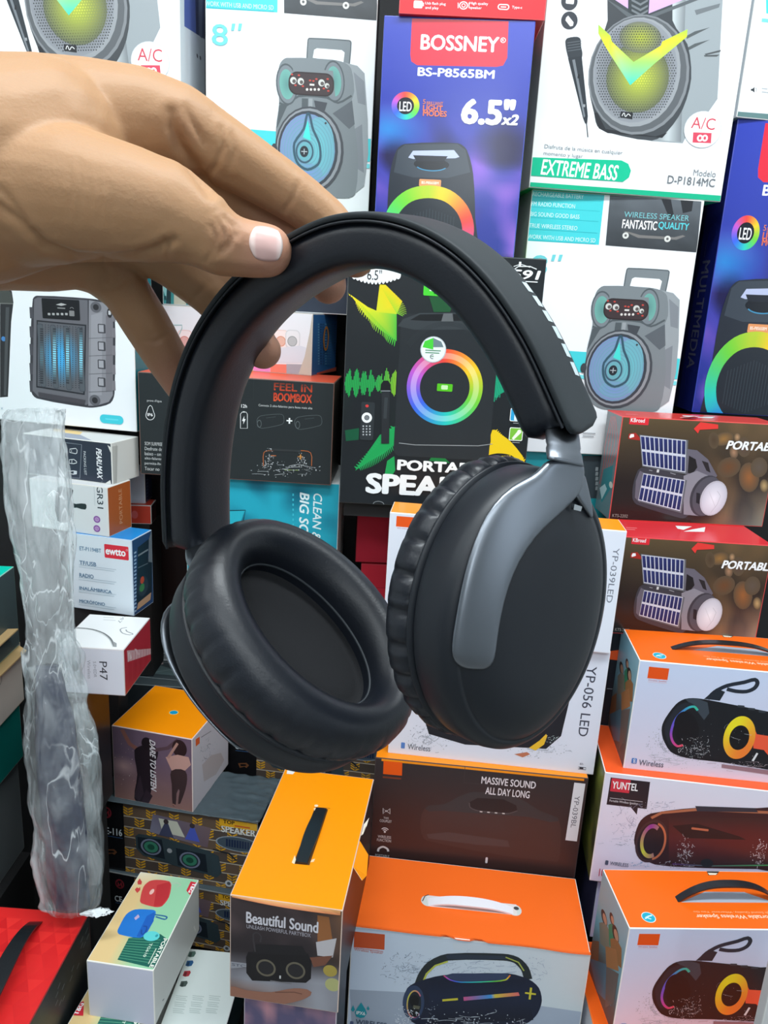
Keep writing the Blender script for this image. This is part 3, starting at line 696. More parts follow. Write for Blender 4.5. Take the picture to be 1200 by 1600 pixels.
for j in range(30):
    for i in range(15):
        A.rect(244 + 19 * i, 345 + 13 * j + i * 1.4, 250 + 19 * i, 351 + 13 * j + i * 1.4, (52, 56, 64)); A.z -= 1.3e-5
A.z += 2e-5
for x in (262, 342, 424, 508):
    A.rect(x - 18, 346 + (x - 262) * .09, x + 18, 740 + (x - 262) * .12, (66, 72, 80), 14); A.rect(x - 15, 350 + (x - 262) * .09, x + 15, 736 + (x - 262) * .12, (84, 90, 96), 12)
    for k in range(25):
        t = abs(k - 12) / 12.0; A.rect(x - 10, 372 + 14 * k, x + 10, 381 + 14 * k, mixc((140, 222, 245), (48, 52, 58), t * t * 1.1 + (.6 if x == 262 else 0))); A.z -= 1.3e-5
    A.z += 2e-5
A.poly([(240, 770), (536, 820), (530, 848), (244, 798)], (70, 68, 74)); A.rect(626, 914, 772, 968, (64, 200, 214), 27); A.bars(660, 941, [80], 0, 8, (96, 214, 226))
A.text('X', 14, 872, 16, 14, (150, 176, 190)); A.line([(0, 936), (90, 946)], 3, (170, 180, 186))
A.emit('front_print')

P1 = Carton('pearl', 'gadget_carton', 'dark navy carton with packing icons and torn white end, topping the left stack', 'box', (44, 52, 66), right=(214, 214, 208), top=(206, 208, 206), left=(60, 66, 76), edge=(226, 226, 220))
A = Art(P1, 'front', (0, 630, 6.667))
A.line([(640, 405), (850, 432), (832, 782), (600, 770)], 5, (150, 158, 168)); A.line([(660, 408), (640, 770)], 4, (130, 138, 148))
A.line([(728, 478), (790, 470), (804, 490), (800, 520), (786, 526), (726, 512)], 7, (225, 228, 230), True); A.line([(745, 490), (745, 505)], 6, (225, 228, 230))
A.line([(724, 588), (770, 585), (800, 610), (798, 622), (766, 630), (722, 625)], 7, (225, 228, 230), True); A.line([(750, 586), (748, 628)], 5, (225, 228, 230))
A.line([(716, 708), (770, 705), (800, 710), (798, 736), (764, 740), (718, 730)], 7, (225, 228, 230), True); A.poly([(770, 706), (800, 710), (798, 736), (766, 738)], (200, 205, 210))
for y in (490, 606, 710): A.rect(682, y - 28, 700, y + 28, (150, 156, 164))
A.text('PACKING LIST', 886, 625, 245, 24, (215, 220, 224), .0, rot=90); A.text('PEARLMAX', 1036, 632, 310, 56, (245, 246, 248), .028, rot=90, shear=.2)
A.poly([(1120, 436), (1180, 460), (1176, 520)], (224, 224, 218)); A.poly([(1040, 860), (1100, 858), (1150, 800), (1160, 870)], (224, 224, 218)); A.poly([(1000, 862), (1060, 850), (1080, 800), (1040, 860)], (90, 96, 104))
A.emit('front_print')
S = Art(P1, 'right', (0, 640, 3.478)); S.poly([(610, 200), (640, 196), (636, 400), (608, 410)], (186, 186, 180)); S.line([(632, 190), (630, 402)], 3, (160, 160, 154)); S.emit('side_print', m=MATTE)
S = Art(P1, 'top', (0, 630, 6.667)); S.poly([(560, 255), (860, 300), (830, 330), (560, 290)], (222, 196, 140)); S.poly([(600, 300), (840, 330), (960, 390), (640, 370)], (150, 158, 172)); S.emit('top_print', m=MATTE)

G1 = Carton('gr31', 'gadget_carton', 'white carton with orange brown end, second from top of the left stack', 'box', (226, 228, 230), right=(172, 88, 40), top=(226, 228, 230), edge=(226, 222, 214))
A = Art(G1, 'front', (0, 630, 6.667)); A.text('GR31', 1042, 980, 235, 62, (52, 60, 70), .012, rot=90); A.bars(982, 960, [4], 0, 210, (190, 196, 200))
A.poly([(600, 880), (740, 888), (762, 910), (752, 1038), (892, 1048), (890, 1108), (762, 1090), (742, 1220), (600, 1225)], (44, 50, 54))
for y in (1210, 1306): A.ell(1010, y, 35, 36, (146, 92, 168)); A.ring(1010, y, 20, 20, 14, 14, (214, 180, 222)); A.rect(1006, y - 10, 1014, y + 10, (214, 180, 222))
A.emit('front_print')
S = Art(G1, 'right', (180, 740, 4.21)); S.text('PORTABLE', 36, 215, 230, 20, (206, 150, 110), 0, rot=270); S.emit('side_print')

E1 = Carton('ewtto', 'gadget_carton', 'white and blue radio carton with red name label, third in the left stack', 'box', (222, 232, 240), right=(40, 66, 104), top=(28, 140, 214), edge=(190, 206, 222), left=(200, 214, 226))
A = Art(E1, 'front', (0, 640, 3.478)); A.rect(568, 738, 698, 812, (220, 50, 66), 6); A.text('ewtto', 628, 776, 108, 34, W_, .035); A.ring(690, 764, 5, 5, 4, 4, W_)
A.text('ET-P1194BT', 491, 760, 116, 22, (104, 140, 170), .02)
for s, y, L in (('TF/USB', 830, 90), ('RADIO', 898, 76), ('INALÁMBRICA', 965, 172), ('MICRÓFONO', 1036, 136)):
    A.text(s, 432, y, L, 22, (92, 128, 158), .022, al='l'); A.bars(430, y + 26, [200, 190], 10, 3, (190, 204, 214))
A.emit('front_print')
S = Art(E1, 'right', (180, 740, 4.21)); S.poly([(148, 486), (222, 430), (216, 560), (250, 560), (240, 780), (140, 860)], (28, 40, 50)); S.poly([(222, 430), (262, 356), (250, 580), (218, 580)], (104, 112, 118))
S.ell(184, 740, 32, 62, (44, 56, 66)); S.ell(178, 700, 12, 24, (180, 70, 44)); S.ell(176, 750, 16, 26, (60, 120, 70)); S.line([(150, 540), (216, 500)], 8, (120, 130, 136))
S.line([(150, 620), (214, 590)], 5, (80, 92, 100)); S.bars(124, 520, [14] * 17, 24, 12, (150, 176, 200)); S.poly([(150, 850), (236, 780), (230, 830), (140, 900)], (176, 140, 110))
S.emit('side_print')

Q1 = Carton('p47', 'headphone_carton', 'white headphone carton with red end in front of the blue topped radio carton', 'box', (224, 226, 236), right=(176, 44, 58), top=(240, 240, 240), edge=(214, 206, 206))
A = Art(Q1, 'front', (0, 640, 3.478)); A.text('P47', 562, 1420, 100, 42, (50, 52, 60), 0, rot=90); A.text('5.0+EDR', 516, 1412, 86, 16, (150, 152, 162), 0, rot=90); A.text('Wireless', 484, 1412, 100, 18, (160, 162, 172), 0, rot=90)
A.line([(412, 1318), (460, 1312), (458, 1492), (420, 1492)], 2, (186, 188, 198)); A.ell(408, 1392, 18, 30, (48, 50, 56)); A.rect(414, 1425, 450, 1480, (206, 206, 214)); A.emit('front_print')
S = Art(Q1, 'top', (0, 640, 3.478)); S.line([(340, 1190), (420, 1186), (500, 1194), (560, 1214), (600, 1244), (622, 1288)], 6, (110, 112, 112)); S.line([(348, 1194), (420, 1190), (500, 1198), (556, 1220), (594, 1248), (614, 1290)], 3, (196, 198, 198)); S.poly([(612, 1258), (634, 1270), (634, 1290), (620, 1290)], (150, 152, 152))
S.line([(690, 1184), (654, 1194), (668, 1216), (722, 1222), (690, 1206), (684, 1196)], 4, (150, 152, 154)); S.text('P47', 664, 1136, 46, 22, (160, 164, 166), 0, rot=90); S.bars(560, 1130, [60, 70], 14, 3, (206, 208, 208)); S.emit('top_print')
S = Art(Q1, 'right', (0, 640, 3.478)); S.poly([(690, 1310), (825, 1290), (826, 1320), (694, 1372)], (206, 168, 172)); S.poly([(696, 1320), (706, 1318), (716, 1350), (700, 1366)], (226, 206, 206)); S.poly([(730, 1300), (740, 1300), (760, 1330), (748, 1336)], (220, 190, 194))
for i in range(9): S.line([(690 + i * 15, 1330 - i * 6), (688 + i * 15, 1500 - i * 17)], 2, (158, 34, 48) if i % 2 else (192, 70, 80))
S.emit('side_print')

R2 = Carton('r2', 'gadget_carton', 'small orange red carton behind the carton with orange brown end', 'box', (214, 74, 56), right=(60, 20, 20), fit=(-0.4, 1.19, 1.138, .0971, .05, .0315, .04))
A = Art(R2, 'front', (180, 740, 4.21)); A.ell(128, 270, 22, 26, (226, 110, 110)); A.emit('front_print')
R1 = Carton('r1', 'gadget_carton', 'small white carton with navy end on the small orange red carton', 'box', (206, 214, 228), right=(34, 44, 84), fit=(-0.412, 1.20, 1.1695, .0715, .05, .0546, .046))
A = Art(R1, 'right', (180, 740, 4.21)); A.bars(206, 40, [10] * 7, 22, 9, (110, 120, 150)); A.emit('side_print')

KB_ = Carton('black', 'gadget_carton', 'tall dark brown carton in the shade right of the radio carton', 'box', (44, 34, 36), right=(24, 20, 22), edge=(60, 50, 50), fit=(-0.36, 1.30, 0.871, .0342, .11, .318, .1))
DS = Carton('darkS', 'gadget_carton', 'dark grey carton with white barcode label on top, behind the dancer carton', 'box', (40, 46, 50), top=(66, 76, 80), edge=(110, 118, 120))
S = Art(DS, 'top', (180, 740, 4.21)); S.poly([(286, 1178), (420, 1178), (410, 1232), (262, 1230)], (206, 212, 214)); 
for i in range(14): S.line([(300 + i * 7, 1186), (292 + i * 7, 1218)], 2.4 if i % 3 else 4, (90, 96, 100)); S.z -= 1e-5
S.line([(230, 1236), (430, 1250)], 3, (170, 178, 180)); S.line([(160, 1336), (440, 1362)], 3, (160, 168, 170)); S.poly([(216, 1270), (300, 1262), (420, 1300), (400, 1330), (190, 1310)], (96, 116, 118)); S.line([(240, 1310), (360, 1290), (420, 1318)], 4, (130, 150, 150)); S.ell(300, 1250, 18, 6, (190, 170, 170))
S.emit('top_print')
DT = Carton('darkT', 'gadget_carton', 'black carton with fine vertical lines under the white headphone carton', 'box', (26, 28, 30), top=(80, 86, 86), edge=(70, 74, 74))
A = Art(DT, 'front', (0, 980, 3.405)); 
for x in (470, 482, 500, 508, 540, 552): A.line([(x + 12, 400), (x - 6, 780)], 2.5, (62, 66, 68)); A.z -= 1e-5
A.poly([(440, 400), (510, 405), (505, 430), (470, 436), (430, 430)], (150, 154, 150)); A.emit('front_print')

# ================================================================== MIDDLE, BEHIND THE HEADPHONES
BB = Carton('boombox', 'speaker_carton', 'black boombox carton with orange top edge, behind the left side of the headband', 'box', (38, 44, 46), top=(232, 92, 60), right=(30, 34, 36), edge=(120, 90, 80), bev=.0015)
A = Art(BB, 'front', (200, 440, 3.3333), 5)
A.text('FEEL IN', 860, 552, 200, 40, ((196, 70, 40), (120, 50, 36)), .02); A.text('BOOMBOX', 858, 606, 200, 46, ((226, 90, 50), (190, 60, 40)), .035)
for i in range(30): x = A.rng.uniform(760, 950); y = A.rng.uniform(530, 625); A.rect(x, y, x + A.rng.uniform(4, 14), y + A.rng.uniform(2, 6), (40, 44, 46)); A.z -= 1e-5
A.text('Conecta 2 alto-falantes para festa mais alta', 820, 653, 280, 15, (206, 210, 210), .0); A.text('12h', 605, 648, 30, 18, (230, 232, 232), .015)
A.line([(586, 690), (594, 680), (616, 680), (622, 690), (622, 764), (586, 764)], 3, (226, 230, 230), True); A.rect(598, 676, 610, 681, (226, 230, 230)); A.poly([(606, 700), (594, 726), (602, 726), (600, 744), (613, 716), (605, 716)], (240, 242, 242))
for dx, dy in ((0, 0), (200, 6)):
    A.line([(672, 720 + dy), (690, 700 + dy), (780, 690 + dy), (808, 696 + dy), (812, 730 + dy), (800, 744 + dy), (700, 764 + dy), (680, 755 + dy)] if dx == 0 else [(868, 726), (886, 706), (976, 696), (1004, 702), (1010, 736), (998, 750), (898, 770), (876, 761)], 2, (96, 104, 106), True)
    A.ring(684 + dx, 740 + dy, 12, 20, 9, 16, (96, 104, 106))
    A.line([(720 + dx, 710 + dy), (770 + dx, 704 + dy)], 2, (80, 88, 90))
A.rect(826, 721, 856, 728, (240, 242, 242)); A.rect(837, 710, 845, 740, (240, 242, 242))
A.line([(706, 960), (708, 890), (740, 880), (900, 880), (952, 892), (956, 960)], 3, (196, 110, 60)); A.rect(730, 872, 900, 884, (50, 54, 56)); A.line([(816, 980), (890, 982)], 3, (140, 170, 70)); A.rect(745, 904, 772, 908, (196, 110, 60)); A.rect(884, 910, 912, 914, (210, 140, 60)); A.rect(896, 900, 902, 926, (210, 140, 60))
A.drops(820, 975, 190, 46, 120, (150, 156, 156), 1, 3.2, 14); A.drops(735, 920, 26, 60, 50, (180, 184, 184), 1, 3, 6); A.drops(905, 930, 22, 50, 40, (180, 184, 184), 1, 3, 6)
A.text("prova d'água", 138, 622, 76, 15, (200, 204, 204)); A.line([(117, 644), (98, 680), (94, 700), (104, 716), (118, 720), (132, 714), (140, 698), (134, 678)], 3, (226, 230, 230), True); A.text('IP6', 116, 693, 28, 16, (230, 232, 232), .03)
for i, (s, L) in enumerate((('SOM SURPREENDENTE', 150), ('Desfrute de mais', 130), ('baixo - onde as', 128), ('alto-falante para', 132), ('permita-lhe mais', 130), ('Tocar no seu', 110))): A.text(s, 88, 842 + 26 * i, L, 18, (196, 200, 200), .004, al='l')
A.line([(600, 505), (655, 507), (655, 612), (600, 610)], 2, (50, 56, 58)); A.emit('front_print')

J1 = Carton('whiteJ', 'speaker_carton', 'white carton with small speaker pictures and blue end, on the black boombox carton', 'box', (232, 236, 240), top=(206, 214, 222), right=(52, 110, 170), edge=(206, 200, 190))
A = Art(J1, 'front', (180, 380, 3.158), 4)
for x, c in ((130, (230, 150, 150)), (250, (240, 226, 230)), (350, (240, 200, 120)), (480, (200, 130, 60)), (560, (200, 210, 90)), (650, (170, 196, 40)), (680, (226, 140, 200)), (765, (232, 130, 110)), (845, (166, 168, 176)), (930, (210, 204, 196))):
    A.poly([(x, 596), (x + 84, 598), (x + 84, 660), (x, 652)], c)
for x, c in ((345, (206, 130, 120)), (820, (214, 150, 120)), (876, (150, 160, 160))):
    A.rect(x - 36, 428, x + 36, 520, mixc(c, W_, .6), 22); A.rect(x - 32, 432, x + 32, 514, mixc(c, W_, .82), 20); A.ell(x - 2, 484, 24, 26, mixc(c, W_, .35)); A.ring(x - 2, 484, 24, 26, 20, 22, c)
A.poly([(780, 520), (910, 505), (960, 520), (940, 590), (780, 590)], (214, 222, 230)); A.line([(290, 404), (330, 404), (330, 420), (316, 452)], 4, (150, 190, 190)); A.poly([(960, 440), (985, 346), (965, 655), (905, 645), (935, 560)], (196, 190, 176)); A.emit('front_print')
S = Art(J1, 'right', (180, 380, 3.158)); 
for i in range(8): S.bars(1000 + i * 11, 400, [7] * 16, 13, 6, mixc((120, 190, 220), (30, 60, 110), S.rng.random()))
S.ring(1036, 470, 14, 60, 8, 48, (190, 130, 60)); S.poly([(990, 640), (1090, 610), (1090, 640), (990, 656)], (206, 90, 70)); S.emit('side_print')

C1 = Carton('clean', 'speaker_carton', 'teal carton with sideways CLEAN and BIG SOUND lettering under the black boombox carton', 'box', (30, 160, 184), top=(226, 230, 230), right=(206, 206, 200), left=(20, 110, 130), edge=(190, 200, 200))
A = Art(C1, 'front', (200, 440, 3.3333), 6)
A.fgrid(lambda s, t: mixc((34, 166, 190), (14, 104, 128), max(0, (nz(s * 1.2, t, 4.5, 3) - .45) * 3) if s > .2 else .2), 30, 26)
A.text('CLEAN &', 985, 1225, 240, 46, (226, 246, 248), .012, rot=90, shear=.2); A.text('BIG SOUND', 915, 1290, 370, 50, (226, 246, 248), .025, rot=90, shear=.2); A.bars(856, 1110, [8] * 10, 26, 12, (60, 190, 210))
A.line([(515, 1192), (612, 1190), (600, 1250), (580, 1280)], 4, (16, 60, 70)); A.poly([(515, 1196), (606, 1194), (580, 1278), (515, 1282)], (40, 176, 196)); A.poly([(520, 1282), (700, 1250), (760, 1300), (520, 1330)], (60, 176, 196)); A.emit('front_print')

# back row glimpsed between the fingers
BK1 = Carton(None, 'gadget_carton', 'teal carton with cream stripe glimpsed between the fingers behind the white carton', 'box', (60, 140, 140), top=(140, 190, 190), fit=(-.30, 1.29, 1.483, -.06, .16, .0968, .09))
A = Art(BK1, 'front', (180, 380, 3.158)); A.poly([(160, 110), (190, 110), (270, 260), (262, 320), (210, 230)], (150, 206, 204)); A.poly([(255, 210), (275, 220), (275, 320), (252, 320)], (40, 60, 64)); A.poly([(290, 230), (350, 260), (350, 320), (290, 320)], (196, 190, 170))
for i in range(7): A.rect(186 + i * 14, 180 + i * 20, 196 + i * 14, 200 + i * 20, (36, 74, 80)); A.z -= 1e-5
A.emit('front_print')
BK2 = Carton(None, 'gadget_carton', 'dark carton with pale band behind the blue end of the white carton', 'box', (48, 56, 70), top=(150, 160, 176), fit=(-.135, 1.25, 1.483, -.06, .12, .0968, .09))

# red cartons under the black portable speaker carton
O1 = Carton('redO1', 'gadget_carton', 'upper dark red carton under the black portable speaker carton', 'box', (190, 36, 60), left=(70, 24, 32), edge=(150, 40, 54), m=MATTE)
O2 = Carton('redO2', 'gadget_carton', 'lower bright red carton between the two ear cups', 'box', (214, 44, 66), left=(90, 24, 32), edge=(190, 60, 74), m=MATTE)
A = Art(O2, 'front', (520, 740, 7.2727)); A.line([(310, 1290), (600, 1300)], 5, (160, 26, 48)); A.emit('front_print')
T2 = Carton(None, 'speaker_carton', 'teal and grey carton under the white trolley speaker carton, beside the metal slider', 'box', (36, 150, 160), edge=(110, 180, 186), fit=(0.33, 1.24, 1.10, .06, .25, .1855, .14))
A = Art(T2, 'front', (820, 600, 6.1556)); A.poly([(560, 690), (760, 690), (740, 1100), (540, 1100)], (60, 70, 76))
for i in range(5): A.rect(680 + 0 * i, 800 + 46 * i, 706, 836 + 46 * i, (150, 160, 164)); A.z -= 1e-5
A.emit('front_print')

# ================================================================== RIGHT COLUMN
def art_kb():
    A = Art(K1, 'front', (900, 620, 3.81), 8)
    def bg(s, t):
        c = mixc((92, 76, 52), (38, 30, 28), min(1, t * 1.6)); k = max(0, min(1, (s - .45) * 4)); q = nz(s * 2.0, t, 4, 5)
        c = mixc(c, (120, 92, 62), k * max(0, q - .42) * 2.2); c = mixc(c, (60, 48, 40), k * max(0, .45 - q) * 2)
        if t > .5 and s > .6: c = mixc(c, (150, 146, 138), min(1, (t - .5) * 2.0) * min(1, (s - .6) * 2))
        if t > .9: c = mixc(c, (24, 22, 22), (t - .9) * 6 * (1 if s < .55 else 0))
        return c
    A.fgrid(bg, 36, 24)
    # party people in the picture, warm blobs only
    for x, y, rx, ry, c in ((880, 250, 60, 40, (150, 110, 60)), (940, 330, 26, 40, (170, 130, 100)), (1000, 300, 40, 60, (90, 70, 60)), (1030, 480, 60, 90, (150, 96, 52)), (910, 420, 70, 60, (110, 72, 44)), (960, 240, 20, 26, (190, 150, 110)), (1090, 420, 50, 60, (96, 84, 74)), (820, 260, 30, 50, (80, 62, 44)), (1120, 530, 26, 40, (190, 160, 110))):
        A.ell(x, y, rx, ry, c, .3, 18, edge=(92, 76, 58))
    A.rect(318, 118, 434, 166, (222, 44, 56), 4); A.text('KBroad', 368, 140, 84, 24, W_, .012); A.poly([(315, 220), (355, 214), (395, 262), (310, 250)], (170, 44, 36)); A.poly([(318, 236), (326, 222), (344, 222), (346, 238), (320, 246)], W_)
    A.text('PORTABLE', 1010, 288, 236, 50, W_, .04, shear=.2, al='c') if False else A.text('PORTABLE', 900, 286, 330, 52, W_, .04, shear=.2, al='l')
    A.text('KTS-2202', 262, 708, 92, 18, (150, 146, 140), 0)
    g0, g1, g2 = (64, 62, 70), (104, 100, 112), (140, 138, 148)
    # lantern: handle and body
    A.poly([(660, 310), (720, 318), (785, 372), (840, 470), (800, 520), (660, 560)], g1); A.poly([(672, 350), (712, 372), (722, 420), (690, 462), (664, 452)], (34, 30, 32)); A.poly([(748, 380), (786, 392), (800, 452), (776, 440)], (44, 38, 40))
    A.poly([(390, 420), (660, 470), (700, 500), (720, 640), (650, 720), (600, 716), (360, 640), (335, 600), (345, 500)], g0); A.poly([(380, 440), (400, 450), (380, 630), (350, 600), (356, 500)], g1)
    A.poly([(640, 470), (720, 440), (790, 470), (800, 640), (740, 710), (640, 700)], g2); A.ell(770, 590, 90, 122, g0, -.15); A.ell(780, 592, 84, 116, (84, 82, 92), -.15)
    A.ell(818, 604, 78, 104, (190, 190, 200), -.15); A.ell(820, 606, 70, 96, (240, 242, 250), -.15, edge=(200, 202, 214)); A.line([(790, 560), (830, 660)], 3, (206, 208, 216)); A.line([(840, 560), (860, 590), (840, 640), (800, 690)], 3, (190, 192, 202)); A.poly([(716, 570), (738, 575), (736, 640), (714, 630)], (40, 38, 44))
    # two solar panels with their cells
    def panel(q):
        A.poly([(q[0][0] - 5, q[0][1] - 5), (q[1][0] + 12, q[1][1]), (q[2][0] + 8, q[2][1] + 12), (q[3][0] - 4, q[3][1] + 6)], (104, 106, 112)); A.poly(q, (206, 210, 224))
        def P(s, t):
            a = [q[0][i] + (q[1][i] - q[0][i]) * s for i in (0, 1)]; b = [q[3][i] + (q[2][i] - q[3][i]) * s for i in (0, 1)]
            return (a[0] + (b[0] - a[0]) * t, a[1] + (b[1] - a[1]) * t)
        for j in range(2):
            for i in range(10):
                s0, s1 = (i + .10) / 10, (i + .88) / 10; t0, t1 = .03 + .5 * j, .45 + .52 * j
                A.poly([P(s0, t0), P(s1, t0), P(s1, t1), P(s0, t1)], [(52, 60, 118), (40, 46, 96), (30, 34, 76), (42, 48, 100)]); A.z -= 1.3e-5
        A.z += 2e-5
    panel([(382, 230), (655, 258), (650, 450), (398, 408)]); A.rect(480, 432, 494, 450, (206, 208, 210)); A.line([(434, 436), (454, 440)], 5, (140, 140, 146)); A.line([(560, 452), (592, 462)], 5, (140, 140, 146))
    panel([(400, 455), (648, 496), (618, 680), (370, 614)])
    A.poly([(700, 190), (740, 150), (845, 165), (845, 190), (735, 196), (725, 218)], (230, 60, 54))
    A.emit('front_print'); 
    B = Art(K1, 'front', (900, 620, 3.81), 8); B.v, B.fc, B.col = A.v, A.fc, A.col; B.emit('front_print', K2)
K2 = Carton('kb2', 'lantern_carton', 'lower solar lantern carton with red top, just above the orange topped carton', 'box', (52, 42, 36), top=(222, 50, 58), left=(96, 104, 106), edge=(220, 70, 70), group='solar lantern cartons', m=GLOSS)
K1 = Carton('kb1', 'lantern_carton', 'upper solar lantern carton with crumpled red top, below the blue carton at the right', 'box', (52, 42, 36), top=(226, 66, 58), left=(110, 116, 118), edge=(226, 80, 74), group='solar lantern cartons', m=GLOSS)
art_kb()
S = Art(K1, 'left', (820, 600, 6.1556), 2)
for i in range(5): S.line([(830 + 10 * i, 310), (800 + 22 * i, 470), (770 + 30 * i, 600), (760 + 20 * i, 760), (720 + 20 * i, 960)], 6, (206, 70, 70)); S.z -= 1e-5
S.poly([(760, 820), (850, 780), (830, 1000), (740, 1140), (720, 1060)], (60, 120, 124)); S.poly([(720, 1000), (770, 960), (790, 1010), (740, 1110)], (190, 210, 210)); S.ell(828, 970, 18, 30, (220, 214, 196)); S.emit('side_print')
def torn_flap(c):
    a = Art(c, 'top', (900, 620, 3.81)); p = [a.m(*q) for q in ((640, 130), (730, 128), (735, 150), (650, 146))]; P, U, V, N, s = c.face('top')
    vs = [P + U * q.x + V * min(max(q.y, 0), s[1]) + N * h for q, h in zip(p, (.0006, .001, .006, .003))]; vs += [v - N * .0004 for v in vs]
    return meshobj('tuck_flap', vs, [(0, 1, 2, 3), (7, 6, 5, 4), (0, 4, 5, 1), (1, 5, 6, 2), (2, 6, 7, 3), (3, 7, 4, 0)], MATTE, c.o, [(236, 214, 210)] * 8)
torn_flap(K1)
for c in (K1, K2):
    S = Art(K2, 'top', (900, 620, 3.81)); S.poly([(592, 768), (690, 772), (640, 792), (605, 785)], W_); S.poly([(690, 790), (770, 776), (764, 804), (640, 802)], W_); S.bars(300, 780, [60, 50], 10, 4, (240, 120, 124)); S.emit('top_print', c)

# ---- orange topped wireless speaker cartons
ORG = (248, 106, 16); LAV = (206, 214, 236)
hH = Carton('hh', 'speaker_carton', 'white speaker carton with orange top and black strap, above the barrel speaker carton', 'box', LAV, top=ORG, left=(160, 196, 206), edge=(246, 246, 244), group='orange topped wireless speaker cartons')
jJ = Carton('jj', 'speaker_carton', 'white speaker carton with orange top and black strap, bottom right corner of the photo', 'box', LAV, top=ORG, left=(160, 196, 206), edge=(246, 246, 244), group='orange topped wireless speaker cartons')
def art_wireless():
    A = Art(hH, 'front', (880, 960, 3.6364), 9)
    A.fgrid(lambda s, t: mixc((200, 214, 240), (220, 214, 232), t), 4, 8)
    A.rect(482, 302, 598, 368, (232, 84, 20)); A.text('Wireless Speaker', 536, 378, 108, 12, (214, 110, 110), .004); A.rect(480, 386, 590, 388, (226, 190, 196))
    A.drops(560, 740, 90, 100, 150, (110, 116, 126), .8, 2.6, 16); A.drops(640, 830, 170, 50, 120, (140, 146, 156), .8, 2.6, 14)
    k = (24, 28, 34)
    # wrist strap loop
    A.line([(820, 480), (860, 440), (930, 405), (1030, 385), (1090, 370), (1104, 390), (1085, 420), (1040, 438), (980, 436), (930, 424)], 22, (36, 44, 56)); A.poly([(800, 480), (870, 420), (920, 440), (890, 490)], (32, 40, 50))
    # body
    A.poly([(560, 640), (580, 590), (640, 510), (690, 480), (760, 476), (900, 500), (1164, 552), (1300, 580), (1300, 900), (1164, 882), (900, 840), (700, 815), (610, 780), (565, 700)], k)
    A.poly([(690, 480), (760, 476), (820, 500), (830, 560), (800, 600), (770, 560), (740, 520)], (58, 68, 78)); A.poly([(575, 640), (600, 590), (650, 520), (720, 500), (770, 545), (740, 520), (680, 540), (630, 600), (610, 680), (640, 740), (600, 740)], (34, 40, 50))
    cols = [(230, 70, 90), (200, 70, 150), (120, 80, 200), (70, 110, 210), (60, 180, 190), (60, 190, 140)]
    pts = [(680, 742), (648, 748), (622, 722), (612, 680), (622, 630), (645, 585), (680, 550), (715, 528), (745, 524), (764, 545)]
    A.line(pts, 13, lambda t: mixc(cols[min(4, int(t * 5))], cols[min(5, int(t * 5) + 1)], t * 5 - int(t * 5)))
    A.ell(700, 650, 70, 100, (18, 20, 26), .3)
    for x in (990, 1050, 1110): A.rect(x, 516 + (x - 990) * .25, x + 40, 528 + (x - 990) * .25, (54, 60, 68), 4)
    yel = lambda t: mixc((226, 206, 30), (240, 130, 50), abs(2 * ((t + .25) % 1) - 1) ** 2)
    # light ring with its tail
    A.poly([(1075, 620), (1100, 680), (1164, 690), (1300, 660), (1300, 800), (1164, 800), (1140, 770), (1080, 760)], (236, 92, 60)); A.ring(1000, 700, 90, 122, 56, 70, lambda t: mixc((236, 226, 40), (240, 130, 50), .5 + .5 * math.sin(6.28 * t + 2.5)), n=44); A.ell(1000, 698, 54, 68, (18, 20, 24))
    A.poly([(1070, 830), (1098, 785), (1108, 790), (1082, 834)], (220, 226, 230))
    A.drops(740, 760, 90, 70, 130, (170, 176, 182), .8, 2.6, 16); A.drops(1010, 860, 180, 26, 110, (150, 130, 140), .8, 2.6, 10); A.drops(960, 700, 180, 140, 50, (150, 156, 160), .6, 1.8, 2); A.poly([(900, 850), (1164, 884), (1300, 900), (1300, 930), (900, 870)], (150, 120, 130))
    A.rect(388, 816, 418, 846, (66, 120, 190), 5); A.line([(396, 824), (410, 838), (403, 843), (403, 820), (410, 826), (396, 840)], 2, W_); A.text('Wireless', 500, 846, 140, 32, (84, 92, 110), .004)
    A.emit('front_print'); A.emit('front_print', jJ)
    S = Art(hH, 'left', (880, 960, 5.714), 4)
    S.fgrid(lambda s, t: mixc(mixc((150, 206, 222), (120, 160, 170), t), mixc((110, 90, 70), (60, 70, 80), nz(s, t, 5)), max(0, min(1, (t - .35) * 3 - abs(s - .5))) * .8), 12, 20)
    # three friends outdoors
    for x, y, w, hd, c, h in ((520, 480, 34, 34, (150, 140, 120), (60, 44, 36)), (570, 440, 24, 28, (60, 150, 110), (44, 34, 32)), (590, 540, 36, 40, (170, 120, 70), (50, 36, 30))):
        S.ell(x, y, w * .62, hd * 1.5, h, n=16); S.ell(x + 4, y + 6, w * .42, hd, (206, 160, 130), n=16); S.poly([(x - w, y + 70), (x - w * .3, y + 44), (x + w * .4, y + 44), (x + w, y + 80), (x + w * .8, y + 240), (x - w, y + 230)], c)
    S.poly([(430, 720), (480, 700), (470, 860), (400, 900)], (150, 100, 60)); S.poly([(520, 700), (590, 660), (600, 820), (520, 860)], (190, 130, 80)); S.poly([(400, 860), (520, 840), (540, 1150), (440, 1180)], (90, 130, 150)); S.poly([(520, 860), (600, 840), (560, 1100), (500, 1200)], (120, 110, 104))
    S.emit('side_print'); S.emit('side_print', jJ)
    T = Art(jJ, 'top', (880, 1300, 3.75), 4)
    T.poly([(690, 412), (830, 350), (1060, 352), (1200, 400), (1200, 414)], (176, 186, 200)); T.ell(500, 500, 40, 29, (226, 240, 240)); T.ell(500, 500, 36, 26, (32, 170, 196)); T.line([(480, 508), (500, 494), (520, 488)], 8, (206, 236, 240)); T.line([(484, 496), (500, 506), (516, 510)], 6, (206, 236, 240))
